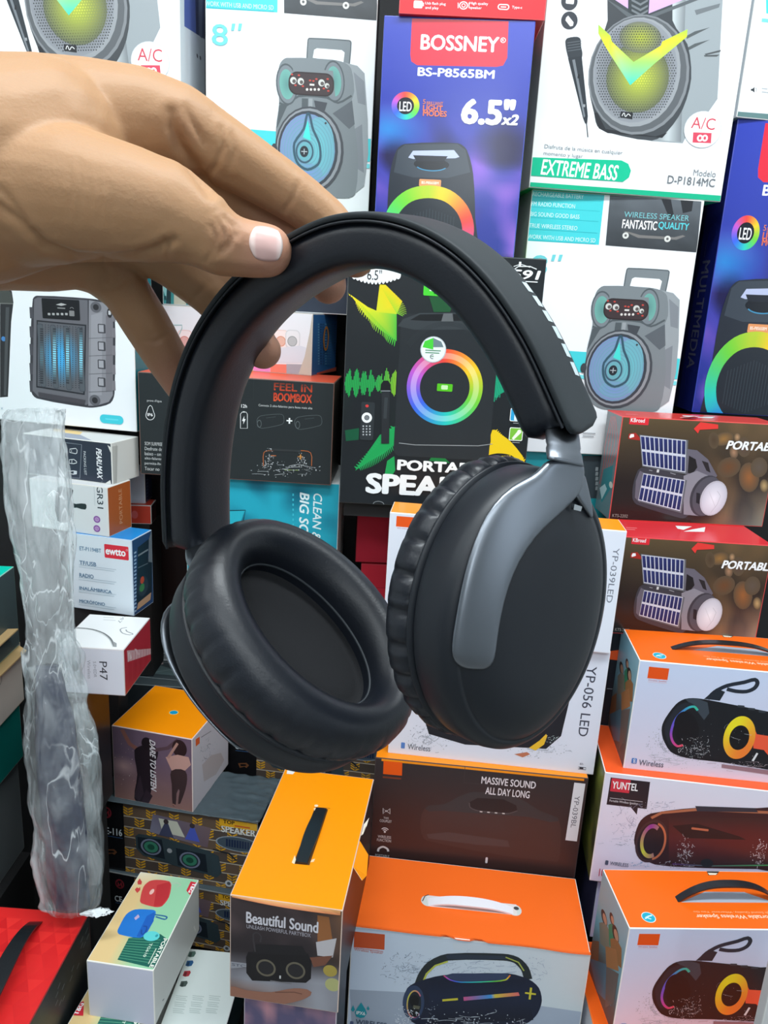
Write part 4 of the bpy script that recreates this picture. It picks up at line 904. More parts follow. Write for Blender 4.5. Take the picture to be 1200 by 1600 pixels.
    T.text('Portable Wireless Speaker', 1000, 494, 440, 26, (252, 220, 190), .016, rot=180); T.text('High Sound Quality, Wherever You Go', 1000, 470, 470, 12, (250, 190, 140), .004, rot=180); T.poly([(838, 225), (912, 228), (900, 252), (850, 254)], (60, 54, 50)); T.poly([(846, 240), (904, 242), (894, 252), (856, 252)], (236, 226, 206))
    T.emit('top_print'); T.emit('top_print', hH)
art_wireless()
STRAP = mat('black_strap', (30, 34, 38), .28, bump=.2, bscale=400)
WSTRAP = mat('white_strap', (236, 232, 238), .5)
strap(jJ, 'top', (655, 395), (1260, 395), .011, .027, STRAP, zoom=(880, 1300, 3.75))
strap(hH, 'top', (1045, 1012.5), (1225, 1026), .011, .017, STRAP)

yU = Carton('yuntel', 'speaker_carton', 'white speaker carton with black speech bubble tag and brown barrel speaker, lower right', 'box', (226, 222, 238), top=(244, 92, 40), left=(84, 100, 62), edge=(244, 240, 240))
A = Art(yU, 'front', (880, 960, 3.6364), 12)
A.fgrid(lambda s, t: mixc((222, 226, 242), (232, 216, 234), t), 4, 6)
A.poly([(270, 926), (494, 952), (474, 1106), (424, 1100), (418, 1138), (384, 1096), (246, 1080)], (36, 36, 44)); A.poly([(276, 930), (384, 942), (374, 1016), (266, 1004)], (206, 52, 70)); A.text('YUNTEL', 352, 976, 148, 42, W_, .02); A.rect(264, 1052, 452, 1055, (190, 190, 196)); A.text('Portable Wireless Speaker', 344, 1068, 164, 16, (214, 214, 220), .006)
A.drops(380, 1180, 130, 110, 170, (130, 130, 160), .8, 2.8, 22); A.drops(540, 1086, 110, 26, 60, (110, 120, 150), .8, 2.4, 10); A.drops(300, 1300, 90, 20, 30, (120, 120, 140), .8, 2.4, 6)
A.poly([(410, 1240), (440, 1170), (500, 1130), (760, 1098), (1100, 1100), (1300, 1120), (1300, 1450), (1100, 1446), (800, 1440), (520, 1420), (440, 1370), (404, 1300)], (60, 36, 38)); A.line([(500, 1156), (560, 1126), (760, 1108), (1300, 1130)], 16, (176, 110, 80)); A.poly([(750, 1088), (1090, 1100), (1108, 1124), (760, 1118)], (54, 54, 64))
A.qgrid([(600, 1150), (1300, 1160), (1300, 1420), (600, 1410)], lambda s, t: mixc((60, 40, 40), (96, 40, 42), math.sin(3.1 * t) * .8), 6, 10); A.poly([(620, 1200), (760, 1188), (1000, 1260), (1040, 1280), (700, 1270)], (44, 32, 34))
A.ell(500, 1288, 88, 124, (70, 48, 50), -.1); A.ell(498, 1288, 74, 108, (46, 34, 38), -.1); A.ring(500, 1288, 62, 98, 44, 74, lambda t: mixc((206, 206, 70), (150, 60, 150), abs(2 * ((t + .80) % 1) - 1)), 60, 300, 40); A.ring(510, 1288, 74, 108, 62, 96, (196, 110, 76), -80, 80, 30); A.rect(728, 1214, 826, 1226, (190, 110, 80), 4)
A.drops(690, 1340, 50, 80, 90, (206, 190, 196), 1, 3, 14); A.drops(1110, 1350, 50, 80, 90, (206, 190, 196), 1, 3, 12); A.drops(640, 1420, 120, 20, 60, (150, 140, 150), 1, 3, 6); A.line([(620, 1416), (820, 1428), (1164, 1424)], 8, lambda t: mixc((90, 50, 110), (80, 150, 90), t)); A.drops(430, 1420, 60, 16, 40, (110, 150, 190), 1, 3, 8); A.ell(816, 1412, 36, 24, (40, 42, 46))
A.rect(238, 1396, 256, 1422, (84, 88, 110), 5); A.text('WIRELESS', 318, 1418, 106, 20, (100, 104, 124), .012); A.text('1000', 238, 1468, 70, 44, (196, 60, 84), .01); A.emit('front_print')
S = Art(yU, 'left', (880, 960, 5.714)); S.fgrid(lambda s, t: mixc((150, 170, 70), (44, 48, 40), nz(s, t * 2, 4, 2) * 1.1), 8, 12); S.emit('side_print')
wS = Carton('strip', 'speaker_carton', 'pale lavender carton under the brown barrel speaker carton, seen as a narrow strip', 'box', (196, 196, 224), left=(60, 60, 90), edge=(206, 206, 226))

# ================================================================== CENTRE STACK
mS = Carton('massive', 'speaker_carton', 'dark brown MASSIVE SOUND speaker carton with orange square below the right ear cup', 'box', (52, 46, 48), top=(246, 140, 20), left=(40, 36, 38), right=(40, 36, 38), edge=(74, 66, 66))
A = Art(mS, 'front', (560, 1100, 3), 3)
A.fgrid(lambda s, t: mixc((50, 46, 48), (66, 44, 42), t * 1.1), 4, 8); A.full((250, 150, 20), 0.03, .972, .98, .998)
A.poly([(118, 266), (206, 274), (204, 336), (116, 328)], (240, 92, 16)); A.rect(114, 342, 200, 350, (120, 60, 40)); 
A.poly([(1012, 368), (1064, 374), (1024, 644), (970, 638)], (224, 226, 232)); A.text('YP-039BL', 1016, 506, 150, 24, (96, 98, 110), -.004, rot=90)
A.line([(500, 290), (495, 368), (580, 376)], 2, (66, 60, 62))
A.poly([(310, 490), (400, 470), (480, 430), (540, 412), (700, 424), (770, 450), (850, 500), (940, 545), (945, 680), (930, 740), (320, 640), (290, 580)], (70, 52, 50)); A.poly([(312, 490), (400, 470), (480, 430), (540, 412), (700, 424), (770, 450), (850, 500), (940, 548), (800, 530), (520, 510), (400, 500)], (58, 56, 58)); A.poly([(520, 460), (560, 440), (680, 446), (740, 475), (745, 500), (700, 512), (560, 498), (524, 485)], (40, 36, 38)); A.line([(520, 462), (524, 484), (560, 500), (700, 513), (745, 500)], 4, (86, 82, 84)); A.poly([(320, 610), (420, 600), (700, 640), (710, 670), (560, 660), (330, 630)], (78, 66, 66))
for x in (575, 610, 645, 680): A.rect(x - 6, 502 + (x - 575) * .08, x + 6, 507 + (x - 575) * .08, (206, 202, 200))
A.rect(595, 718, 606, 746, (224, 216, 220), 5)
A.text('MASSIVE SOUND', 704, 368, 256, 34, (226, 220, 224), .02); A.text('ALL DAY LONG', 699, 415, 208, 34, (226, 220, 224), .02)
A.line([(116, 488), (130, 504), (148, 490), (148, 514), (130, 498), (116, 514)], 4, (222, 220, 222), True); A.text('TWS', 130, 534, 24, 10, (196, 194, 196), .02); A.text('COUPLET', 128, 548, 56, 12, (196, 194, 196), .02)
for r, w in ((22, 4), (14, 4)): A.ring(124, 600, r, r, r - w, r - w, (226, 224, 226), 40, 140, 16)
A.ell(124, 598, 5, 5, (226, 224, 226)); A.text('WIRELESS', 122, 622, 62, 13, (196, 194, 196), .02); A.text('FUNCTION', 120, 638, 66, 13, (196, 194, 196), .02); A.line([(92, 690), (96, 676), (116, 668), (136, 678), (140, 690)], 9, (226, 224, 226)); A.text('PORTABLE', 112, 710, 66, 12, (190, 188, 190), .02); A.emit('front_print')

y5 = Carton('yp056', 'speaker_carton', 'white speaker carton below the ear cups, standing on the MASSIVE SOUND carton', 'box', (222, 228, 242), top=(246, 140, 20), right=(210, 214, 226), edge=(236, 238, 244))
A = Art(y5, 'front', (560, 1100, 3), 6); A.text('YP-056 LED', 1073, -10, 330, 46, (66, 70, 86), .004, rot=90)
A.drops(330, 160, 110, 70, 150, (130, 140, 156), 1, 3, 22); A.drops(850, 215, 150, 40, 120, (140, 150, 164), 1, 3, 16); A.poly([(300, 40), (600, -120), (1000, -60), (950, 150), (880, 210), (500, 190), (330, 140)], (30, 34, 42)); A.poly([(800, 205), (850, 170), (880, 140), (885, 150), (870, 190), (830, 218)], (236, 190, 50)); A.poly([(730, 235), (790, 225), (805, 235), (770, 250)], (190, 120, 90)); A.drops(900, 165, 40, 20, 30, (150, 170, 166), 1, 3, 6)
A.rect(200, 180, 218, 208, (84, 130, 200), 3); A.text('Wireless', 284, 204, 106, 26, (90, 96, 110), .004); A.line([(1032, 294), (1066, 298), (1066, 308), (1030, 304)], 3, (110, 116, 130), True); A.rect(1036, 296, 1054, 304, (44, 48, 58)); A.text('6h', 1046, 280, 16, 10, (110, 116, 130)); A.emit('front_print')
y3 = Carton('yp03', 'speaker_carton', 'white speaker carton with orange top, directly behind the right ear cup', 'box', (226, 232, 244), top=(250, 150, 16), right=(214, 218, 230), edge=(240, 240, 246))
A = Art(y3, 'front', (590, 700, 3.158), 6); A.rect(92, 340, 210, 392, (238, 90, 24)); A.text('Wireless Speaker', 150, 400, 110, 10, (206, 130, 140)); A.text('YP-039LED', 1160, 630, 270, 30, (110, 116, 130), -.006, rot=90); A.poly([(300, 500), (900, 540), (900, 800), (320, 760)], (34, 38, 44)); A.emit('front_print')
BH = Carton(None, 'speaker_carton', 'black carton with orange top edge, in the gap right of the right ear cup', 'box', (30, 34, 42), top=(232, 90, 40), edge=(232, 96, 60), fit=(0.425, 1.065, 0.87, -.02, .16, .1825, .1))
A = Art(BH, 'front', (880, 960, 5.714)); A.poly([(400, 330), (500, 318), (496, 410), (400, 400)], (232, 90, 40)); A.bars(390, 664, [50], 10, 5, (150, 156, 164)); A.emit('front_print')

# ================================================================== LOWER STACKS
def atY(px, py, Y):
    """the point seen at a pixel of the photograph that lies Y metres in front of the camera"""
    d = RGT * ((px - 600) / FPX) + UPV * ((800 - py) / FPX) + FWD
    return CAM + d * (Y / d.y)

# ---- dark cartons with the woven pattern
EB = (92, 78, 68)
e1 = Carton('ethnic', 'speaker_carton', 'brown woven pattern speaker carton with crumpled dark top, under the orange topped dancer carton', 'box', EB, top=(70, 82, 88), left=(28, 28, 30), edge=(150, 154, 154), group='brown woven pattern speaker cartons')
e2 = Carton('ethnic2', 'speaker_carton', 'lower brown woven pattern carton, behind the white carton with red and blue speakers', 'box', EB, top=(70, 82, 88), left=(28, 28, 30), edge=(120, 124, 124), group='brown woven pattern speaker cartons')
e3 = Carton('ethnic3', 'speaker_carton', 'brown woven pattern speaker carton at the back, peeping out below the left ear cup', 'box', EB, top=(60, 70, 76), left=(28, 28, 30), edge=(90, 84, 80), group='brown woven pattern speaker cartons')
def art_ethnic():
    A = Art(e1, 'front', (140, 1180, 3.75), 4)
    Z = A.zoom
    def U(s, t): return s, t
    # rows follow the face itself
    W, H = A.s; k = H / 420.0
    def P(x, y): return (x * k, H - y * k)
    def poly(pts, c): A.add([P(*p) for p in pts], c)
    full = W / k
    for j in range(7):
        y = 20 + j * 62
        poly([(190, y), (full, y), (full, y + 56), (190, y + 56)], mixc((104, 86, 72), (84, 74, 68), (j % 2)))
        poly([(190, y + 56), (full, y + 56), (full, y + 61), (190, y + 61)], (196, 186, 170))
    for j in range(7):
        x = 215 + (j % 2) * 60
        while x < full - 20:
            yy = 48 + j * 62
            for q in range(3):
                o = (q - 1) * 16
                for sx in (-1, 1):
                    poly([(x + sx * 2, yy + o), (x + sx * 26, yy + o - 14), (x + sx * 26, yy + o - 5), (x + sx * 2, yy + o + 9)], (214, 160, 40)); A.z -= 2.6e-5
                    A.z += 1.3e-5
            x += 124
    poly([(0, 0), (190, 0), (190, 420), (0, 420)], (22, 22, 25))
    def T(s, x, y, w, h, c, b=.02):
        vs, fs = text_mesh(s, b)
        for one in vs: A.add([P(x + v[0] * w, y - v[1] * h) for v in one], c, fs)
    T('CE-116', 60, 205, 118, 42, (206, 212, 216), .025); poly([(64, 214), (180, 214), (180, 217), (64, 217)], (60, 100, 150))
    c = [P(96 + 28 * math.cos(a), 74 + 34 * math.sin(a)) for a in [i * .3 for i in range(21)]]
    A.add(c, (130, 40, 50)); A.add([P(96 + 20 * math.cos(a), 74 + 24 * math.sin(a)) for a in [i * .3 for i in range(21)]], (30, 24, 26)); poly([(82, 92), (84, 58), (96, 80), (108, 56), (112, 92), (104, 92), (103, 74), (96, 90), (90, 76), (89, 92)], (150, 46, 56))
    poly([(80, 300), (130, 290), (146, 306), (130, 326), (118, 318), (90, 330)], (110, 70, 46)); poly([(92, 306), (124, 300), (132, 308), (120, 314), (96, 318)], (30, 26, 26))
    # photo panel and twin speaker
    q = [(350, 40), (660, 70), (640, 190), (330, 150)]
    poly(q, [(110, 104, 124), (120, 100, 104), (110, 92, 100), (130, 130, 150)]); poly([(380, 60), (480, 64), (520, 150), (400, 140)], (206, 206, 190))
    for x, c2 in ((420, (70, 74, 100)), (560, (80, 96, 190))): poly([(x - 40, 160), (x - 20, 110), (x - 8, 84), (x + 12, 84), (x + 24, 120), (x + 40, 165)], c2); A.add([P(x + 14 * math.cos(a), 74 + 15 * math.sin(a)) for a in [i * .42 for i in range(15)]], (66, 56, 60))
    poly([(250, 190), (270, 172), (400, 172), (640, 206), (700, 230), (716, 330), (690, 360), (460, 330), (290, 300), (252, 262)], (56, 70, 76)); poly([(262, 192), (395, 184), (410, 300), (300, 292), (264, 258)], (34, 42, 50)); poly([(470, 222), (630, 232), (640, 340), (480, 324)], (34, 42, 50))
    for x, y in ((335, 240), (545, 282)):
        for r, c2 in ((56, (120, 128, 150)), (46, (44, 56, 62)), (38, (60, 130, 104)), (20, (36, 80, 66))): A.add([P(x + r * math.cos(a), y + r * .86 * math.sin(a)) for a in [i * .2618 for i in range(24)]], c2)
    A.add([P(436 + 14 * math.cos(a), 244 + 14 * math.sin(a)) for a in [i * .42 for i in range(15)]], (170, 176, 180)); poly([(670, 190), (760, 200), (800, 240), (790, 240), (750, 208), (668, 198)], (40, 46, 50))
    # lettering and solar panel at the right end
    T('SPEAKER', full - 190, 82, 180, 40, (226, 226, 222), .03); poly([(full - 200, 6), (full - 4, 6), (full - 4, 46), (full - 200, 46)], (226, 170, 40)); T('TOP', full - 180, 30, 60, 22, (40, 34, 30), .03); poly([(full - 120, 30), (full - 40, 30), (full - 40, 38), (full - 120, 38)], (200, 90, 40))
    A.add([P(full - 100 + 120 * math.cos(a), 140 + 44 * math.sin(a)) for a in [i * .2618 for i in range(24)]], (150, 160, 170)); A.add([P(full - 100 + 112 * math.cos(a), 140 + 39 * math.sin(a)) for a in [i * .2618 for i in range(24)]], (70, 84, 96))
    for i in range(10): poly([(full - 165 + i * 14, 118), (full - 155 + i * 14, 118), (full - 155 + i * 14, 162), (full - 165 + i * 14, 162)], (34, 46, 76)); A.z -= 1.3e-5
    for i in range(3):
        x = full - 150 + i * 52; A.add([P(x + 20 * math.cos(a), 384 + 20 * math.sin(a)) for a in [i2 * .42 for i2 in range(15)]], (196, 200, 204)); A.add([P(x + 10 * math.cos(a), 384 + 10 * math.sin(a)) for a in [i2 * .42 for i2 in range(15)]], (84, 90, 96))
    A.emit('front_print', m=GLOSS); A.emit('front_print', e2, m=GLOSS); A.emit('front_print', e3, m=GLOSS)
art_ethnic()
S = Art(e1, 'top', (140, 1180, 3.75), 8)
for i in range(3): S.rect(720 + i * 2, 172 + i * 11, 778, 177 + i * 11, (150, 160, 164)); S.z -= 1e-5
S.emit('top_print')
# crumpled film lying over the top of the same carton
def crumple(c, f, name, m, amp=.004, n=46, over=.003):
    P, U, V, N, s = c.face(f); vs, fs, cs = [], [], []
    for j in range(n + 1):
        for i in range(n + 1):
            a, b = i / n, j / n; u = -over + (s[0] + 2 * over) * a; v = -over + (s[1] + 2 * over) * b
            r = abs(noise.noise(Vector((u * 34, v * 60, 3)))) + .6 * abs(noise.noise(Vector((u * 90, v * 50, 9))))
            hgt = .00005 + amp * (1 - min(1, r * 1.6)) * (.12 + 1.6 * max(0, a - .52))
            vs.append(P + U * u + V * v + N * hgt); cs.append((70, 82, 88))
    for j in range(n):
        for i in range(n): k = j * (n + 1) + i; fs.append((k, k + 1, k + n + 2, k + n + 1))
    o = meshobj(name, vs, fs, m, c.o, cs, True); sm = o.modifiers.new('thick', 'SOLIDIFY'); sm.thickness = .0003
    return o
crumple(e1, 'top', 'wrapping_film', mat('dark_wrap', rough=.28, vcol=True), .006)

# ---- orange topped dancer carton
d1 = Carton('dare', 'speaker_carton', 'small orange topped carton with DARE TO LISTEN dancers, on the woven pattern carton', 'box', (120, 96, 110), top=(255, 150, 4), right=(206, 198, 204), edge=(226, 206, 200))
A = Art(d1, 'front', (0, 1000, 2.6667), 7)
A.fgrid(lambda s, t: mixc(mixc((116, 96, 116), (150, 112, 104), max(0, t * 1.6 - .6)), (196, 160, 160), max(0, 1 - math.hypot((s - .13) * 5, (t - .53) * 7)) + .25 * max(0, nz(s, t, 7) - .6)), 24, 24)
A.drops(560, 520, 90, 110, 60, (206, 160, 130), .6, 1.8, 0)
sk = (40, 32, 40)
A.line([(508, 372), (540, 432), (580, 460)], 17, (150, 100, 90)); A.poly([(560, 460), (590, 440), (640, 440), (660, 470), (645, 520), (636, 600), (612, 690), (590, 690), (560, 660), (572, 560)], sk); A.ell(612, 432, 22, 26, (34, 28, 34)); A.line([(640, 460), (700, 450), (742, 416)], 14, (96, 74, 84)); A.poly([(560, 650), (584, 560), (600, 640), (580, 690)], (58, 46, 56)); A.poly([(590, 690), (610, 620), (636, 650), (620, 694)], (54, 42, 52))
A.ell(748, 452, 30, 36, (46, 34, 36)); A.poly([(690, 488), (740, 478), (786, 488), (796, 520), (770, 545), (716, 545)], (206, 160, 150)); A.poly([(714, 545), (772, 545), (778, 600), (752, 680), (742, 682), (744, 620), (732, 690), (720, 690), (716, 600)], (66, 50, 52)); A.line([(700, 492), (740, 430)], 10, (190, 146, 134)); A.line([(720, 684), (732, 690)], 6, (170, 120, 110))
A.text('DARE TO LISTEN', 638, 524, 206, 24, (240, 236, 240), .03, rot=90, shear=.35); A.emit('front_print')
S = Art(d1, 'right', (0, 1000, 2.6667), 3); S.poly([(815, 414), (832, 402), (832, 430), (816, 444)], (226, 96, 40)); S.poly([(838, 404), (880, 378), (880, 381), (838, 407)], (120, 110, 116)); S.drops(870, 480, 44, 70, 60, (120, 112, 120), .8, 2.4, 12); S.poly([(842, 520), (880, 480), (920, 470), (934, 500), (900, 560), (850, 590)], [(190, 176, 176)] * 6); S.emit('side_print')
S = Art(d1, 'top', (0, 1000, 2.6667)); S.ell(724, 302, 20, 9, (250, 220, 130)); S.ell(724, 302, 17, 7.6, (20, 160, 206)); S.emit('top_print')

# ---- small white cartons with red and blue speakers
def art_tg(c, name, nm, lab):
    pass
t1 = Carton('tg', 'speaker_carton', 'long white carton with red and blue speaker pictures on top, lower left', 'box', (206, 208, 226), top=(226, 226, 206), right=(216, 218, 214), edge=(240, 238, 230), group='small white two speaker cartons')
tx, ty, tz, tyaw, tw, th, td = FIT['tg']
t2 = Carton(None, 'speaker_carton', 'white carton showing its red mark, underneath the carton with red and blue speakers', 'box', (206, 208, 226), top=(226, 226, 206), right=(216, 218, 214), edge=(240, 238, 230), group='small white two speaker cartons', fit=(tx - .024, ty - .035, tz - th + .0003, tyaw, tw, th, td))
A = Art(t1, 'top', (0, 1000, 2.6667), 5)
def tgbg(s, t):
    c = mixc((226, 196, 140), (150, 206, 166), max(0, min(1, (s - .25) * 2.6 + (t - .5) * .3 * -1)))
    return mixc(c, (232, 228, 206), max(0, min(1, (.22 - t) * 4)) * max(0, 1 - s * 1.2))
A.fgrid(tgbg, 14, 20)
A.zoom(80, 1330, 3.75)
A.poly([(455, 508), (640, 486), (700, 520), (625, 690), (388, 636)], (30, 96, 84))
for i in range(9): A.line([(452 - i * 7, 512 + i * 14), (640 - i * 6, 520 + i * 17)], 4, (80, 150, 120)); A.z -= 1e-5
A.poly([(540, 210), (575, 176), (620, 168), (690, 176), (704, 196), (690, 270), (650, 322), (610, 328), (530, 306), (520, 290)], (206, 70, 70)); A.poly([(620, 200), (690, 180), (700, 196), (686, 270), (648, 320), (600, 324)], (190, 50, 56)); A.ell(590, 238, 12, 16, (240, 190, 180)); A.line([(700, 192), (740, 186), (760, 196), (740, 210)], 4, (190, 196, 180))
A.poly([(400, 440), (440, 370), (490, 342), (570, 342), (612, 352), (600, 400), (560, 480), (520, 508), (400, 488), (388, 470)], (40, 120, 206)); A.poly([(560, 380), (606, 356), (600, 410), (560, 480), (520, 506), (500, 500)], (34, 96, 184)); A.poly([(486, 392), (510, 370), (518, 386), (494, 404)], (190, 170, 206)); A.line([(604, 372), (660, 380), (678, 388), (666, 400), (612, 384)], 8, (46, 100, 150)); A.line([(540, 440), (560, 444), (548, 480), (530, 486), (530, 460)], 7, (30, 76, 150))
A.ell(588, 498, 48, 28, (96, 206, 206)); A.ell(618, 496, 8, 8, (50, 150, 160))
A.poly([(505, 180), (518, 160), (532, 180), (528, 196), (508, 196)], (206, 70, 70)); A.poly([(490, 226), (502, 212), (512, 218), (522, 210), (522, 228), (504, 246)], (206, 70, 70))
A.text('PORTABLE', 628, 596, 170, 24, (236, 240, 226), .03, rot=90); A.bars(590, 616, [5], 0, 90, (206, 220, 200)); A.text('TG610', 566, 580, 80, 18, (206, 226, 206), .02, rot=90)
A.poly([(818, 178), (858, 186), (838, 262), (792, 232)], (206, 44, 60)); A.text('T&G', 826, 216, 56, 22, W_, .03, rot=90); A.emit('top_print'); A.emit('top_print', t2)
S = Art(t2, 'top', (80, 1330, 3.75)); S.z = 7e-4; S.poly([(150, 882), (192, 882), (188, 966), (122, 962)], (206, 44, 60)); S.text('T&G', 160, 926, 66, 34, W_, .03, rot=270); S.emit('corner_mark', sheet=False)
for i in range(1): S = Art(t1, 'right', (80, 1330, 3.75)); S.poly([(652, 872), (662, 862), (662, 868), (652, 880)], (110, 112, 116)); S.line([(836, 440), (846, 466)], 5, (240, 240, 236)); S.emit('side_print')

a1 = Carton('aa', 'speaker_carton', 'pale carton lying flat with four tiny coloured speakers in a row', 'box', (40, 60, 62), top=(228, 238, 236), right=(40, 62, 66), left=(206, 214, 212), edge=(236, 240, 238))
A = Art(a1, 'top', (80, 1330, 3.75), 3)
for x, y, c in ((822, 602, (90, 120, 110)), (808, 656, (50, 100, 150)), (792, 716, (180, 60, 70)), (774, 776, (80, 96, 92))):
    A.poly([(x - 22, y + 14), (x - 12, y - 14), (x + 22, y - 16), (x + 26, y - 4), (x + 14, y + 16), (x - 8, y + 20)], c); A.poly([(x - 18, y + 14), (x - 8, y - 6), (x + 4, y - 8), (x - 2, y + 16)], mixc(c, BLK, .4))
for i in range(9): A.bars(730 + (i % 3) * 100 - i * 3, 850 + (i // 3) * 38, [70, 60, 66], 11, 3, (186, 200, 198))
A.emit('top_print')

# ---- red carton with black strap
r1 = Carton('redX', 'gadget_carton', 'large red carton with black strap handle and triangle pattern, bottom left corner', 'box', (30, 34, 34), top=(226, 40, 40), right=(34, 40, 40), left=(34, 40, 40), edge=(150, 40, 40))
A = Art(r1, 'top'); W, H = A.s
def tri(c, i, j, a): return
n = 14; a = W / n; hh = a * .866
for j in range(int(H / hh)):
    for i in range(n):
        o = (j % 2) * a / 2; x = i * a + o; y = j * hh
        k = noise.noise(Vector((i * 1.7, j * 2.3, 4)))
        A.add([(x, y), (x + a, y), (x + a / 2, y + hh)], mixc((228, 42, 42), (206, 30, 34), .5 + k)); A.z -= 1.3e-5
        A.add([(x + a, y), (x + 1.5 * a, y + hh), (x + a / 2, y + hh)], mixc((236, 50, 46), (214, 34, 36), .5 - k)); A.z -= 1.3e-5
A.z += 1.3e-5; A.zoom(0, 980, 3.405)
A.poly([(20, 1410), (60, 1340), (66, 1342), (28, 1418)], (236, 120, 80)); A.poly([(44, 1414), (100, 1336), (108, 1340), (54, 1420)], (236, 120, 80)); A.emit('top_print')
strap(r1, 'top', (58, 1437), (-62, 1690), .018, .028, STRAP)
S = Art(r1, 'right', (80, 1330, 3.75)); 
for i in range(14): x = S.rng.uniform(20, 220); y = 900 - x * 2 + S.rng.uniform(-20, 120); S.line([(x, y), (x + 14, y - 36)], 3, (120, 126, 126)); S.z -= 1e-5
S.emit('side_print')

# ---- orange carton with flat black strap (Beautiful Sound)
b1 = Carton('beautiful', 'speaker_carton', 'tall orange topped Beautiful Sound carton with flat black strap and torn corner flap', 'box', (70, 62, 66), top=(255, 152, 2), right=(30, 28, 30), edge=(214, 190, 176))
A = Art(b1, 'front', (340, 1160, 3.3333), 9)
def bsbg(s, t):
    c = mixc((70, 58, 60), (44, 38, 42), min(1, t * 2.2)); c = mixc(c, (120, 100, 100), max(0, nz(s * 1.2, t * 1.6, 3.2, 1) - .55) * 2 * (1 - t))
    if s > .72: c = mixc(c, (130, 90, 62), (s - .72) * 3 * max(0, 1 - t * 1.4))
    if t > .52: c = mixc(c, (166, 168, 178), min(1, (t - .52) * 5) * (.55 + .5 * nz(s, t, 5, 8)))
    if t > .80: c = mixc(c, (120, 84, 70), min(1, (t - .80) * 7) * max(0, 1 - s * 1.25))
    return c
A.fgrid(bsbg, 30, 30)
A.poly([(520, 900), (580, 910), (600, 1040), (560, 1060), (520, 1040)], (150, 96, 56)); A.poly([(512, 1040), (620, 1020), (600, 1120), (520, 1110)], (190, 186, 190)); A.ell(586, 1190, 36, 30, (170, 150, 70)); A.ell(600, 1262, 40, 34, (176, 176, 120)); A.poly([(480, 1120), (600, 1110), (560, 1160), (500, 1170)], (120, 76, 60))
A.poly([(160, 1090), (470, 1100), (490, 1140), (486, 1230), (460, 1252), (180, 1240), (150, 1200), (148, 1120)], (24, 22, 26)); A.poly([(200, 1050), (440, 1060), (470, 1110), (180, 1100)], (30, 28, 32)); A.line([(196, 1090), (186, 1000), (206, 990), (226, 1010), (222, 1040)], 7, (60, 56, 60))
for x, y in ((252, 1174), (406, 1188)): A.ring(x, y, 50, 44, 40, 34, (104, 98, 84)); A.ell(x, y, 38, 32, (38, 36, 40))
A.rect(322, 1214, 330, 1230, (206, 206, 206)); A.bars(275, 1248, [110], 0, 4, (120, 116, 120))
A.poly([(60, 1270), (150, 1290), (280, 1300), (400, 1280), (490, 1300), (440, 1340), (300, 1366), (180, 1340), (64, 1320)], (150, 104, 86)); A.line([(300, 1300), (400, 1300), (440, 1310)], 5, (110, 72, 60)); A.poly([(66, 1140), (150, 1150), (150, 1170), (70, 1176)], (150, 152, 160)); A.text('STC', 110, 1160, 70, 14, (90, 92, 104), .01)
A.text('Beautiful Sound', 336, 936, 372, 60, (214, 212, 220), .028); A.text('UNLEASH POWERFUL PARTYBOX', 318, 980, 330, 20, (176, 174, 184), .002); A.emit('front_print')
S = Art(b1, 'top', (340, 1160, 3.3333)); S.line([(506, 338), (586, 344)], 3, (60, 40, 20)); S.poly([(505, 345), (576, 348), (478, 640), (394, 632)], (90, 60, 30)); S.poly([(492, 610), (508, 606), (500, 622), (482, 624)], (240, 210, 170)); S.poly([(386, 626), (402, 588), (408, 610), (400, 634)], (246, 226, 190)); S.ell(514, 330, 10, 6, (246, 226, 190)); S.poly([(500, 344), (512, 340), (506, 360)], (246, 226, 190))
S.poly([(362, 146), (406, 150), (392, 166), (360, 164)], (236, 232, 226)); S.poly([(806, 270), (820, 290), (800, 306), (796, 290)], (240, 232, 220)); S.emit('top_print')
strap(b1, 'top', (340 + 541 / 3.333, 1160 + 350 / 3.333), (340 + 436 / 3.333, 1160 + 634 / 3.333), .0165, .0022, STRAP, flat=True)
# the torn corner flap on the right edge, and the black hole it leaves
P, U, V, N, s = b1.face('right')
Q = Art(b1, 'right'); hole = [Q.m(340 + x / 3.3333, 1160 + y / 3.3333) for x, y in ((800, 440), (770, 470), (740, 520), (736, 580), (770, 590), (792, 560))]
vs = [P + U * .120 + V * (s[1] - .001) + N * .0, P + U * .072 + V * (s[1] - .001), P + U * .060 + V * (s[1] - .008) + N * .013, P + U * .078 + V * (s[1] - .016) + N * .016, P + U * .110 + V * (s[1] - .012) + N * .013]
vs += [v + U * 0 + N * -.0006 + V * -.0004 for v in vs]; m5 = 5
fl = meshobj('torn_flap', vs, [(0, 1, 2, 3, 4), (9, 8, 7, 6, 5)] + [(i, i + 5, (i + 1) % 5 + 5, (i + 1) % 5) for i in range(5)], MATTE, b1.o, [(255, 152, 2)] * 5 + [(226, 206, 180)] * 5)
vs = [P + U * u + V * (s[1] + dv) + N * dn for u, dv, dn in ((.128, .0006, .0004), (.150, .0006, .0006), (.160, .004, .006), (.146, .002, .005), (.138, .005, .004), (.130, .002, .003))]; vs += [v - V * .0006 for v in vs]
meshobj('torn_edge', vs, [(0, 1, 2, 3, 4, 5), (11, 10, 9, 8, 7, 6)] + [(i, i + 6, (i + 1) % 6 + 6, (i + 1) % 6) for i in range(6)], MATTE, b1.o, [(236, 226, 210)] * 12)
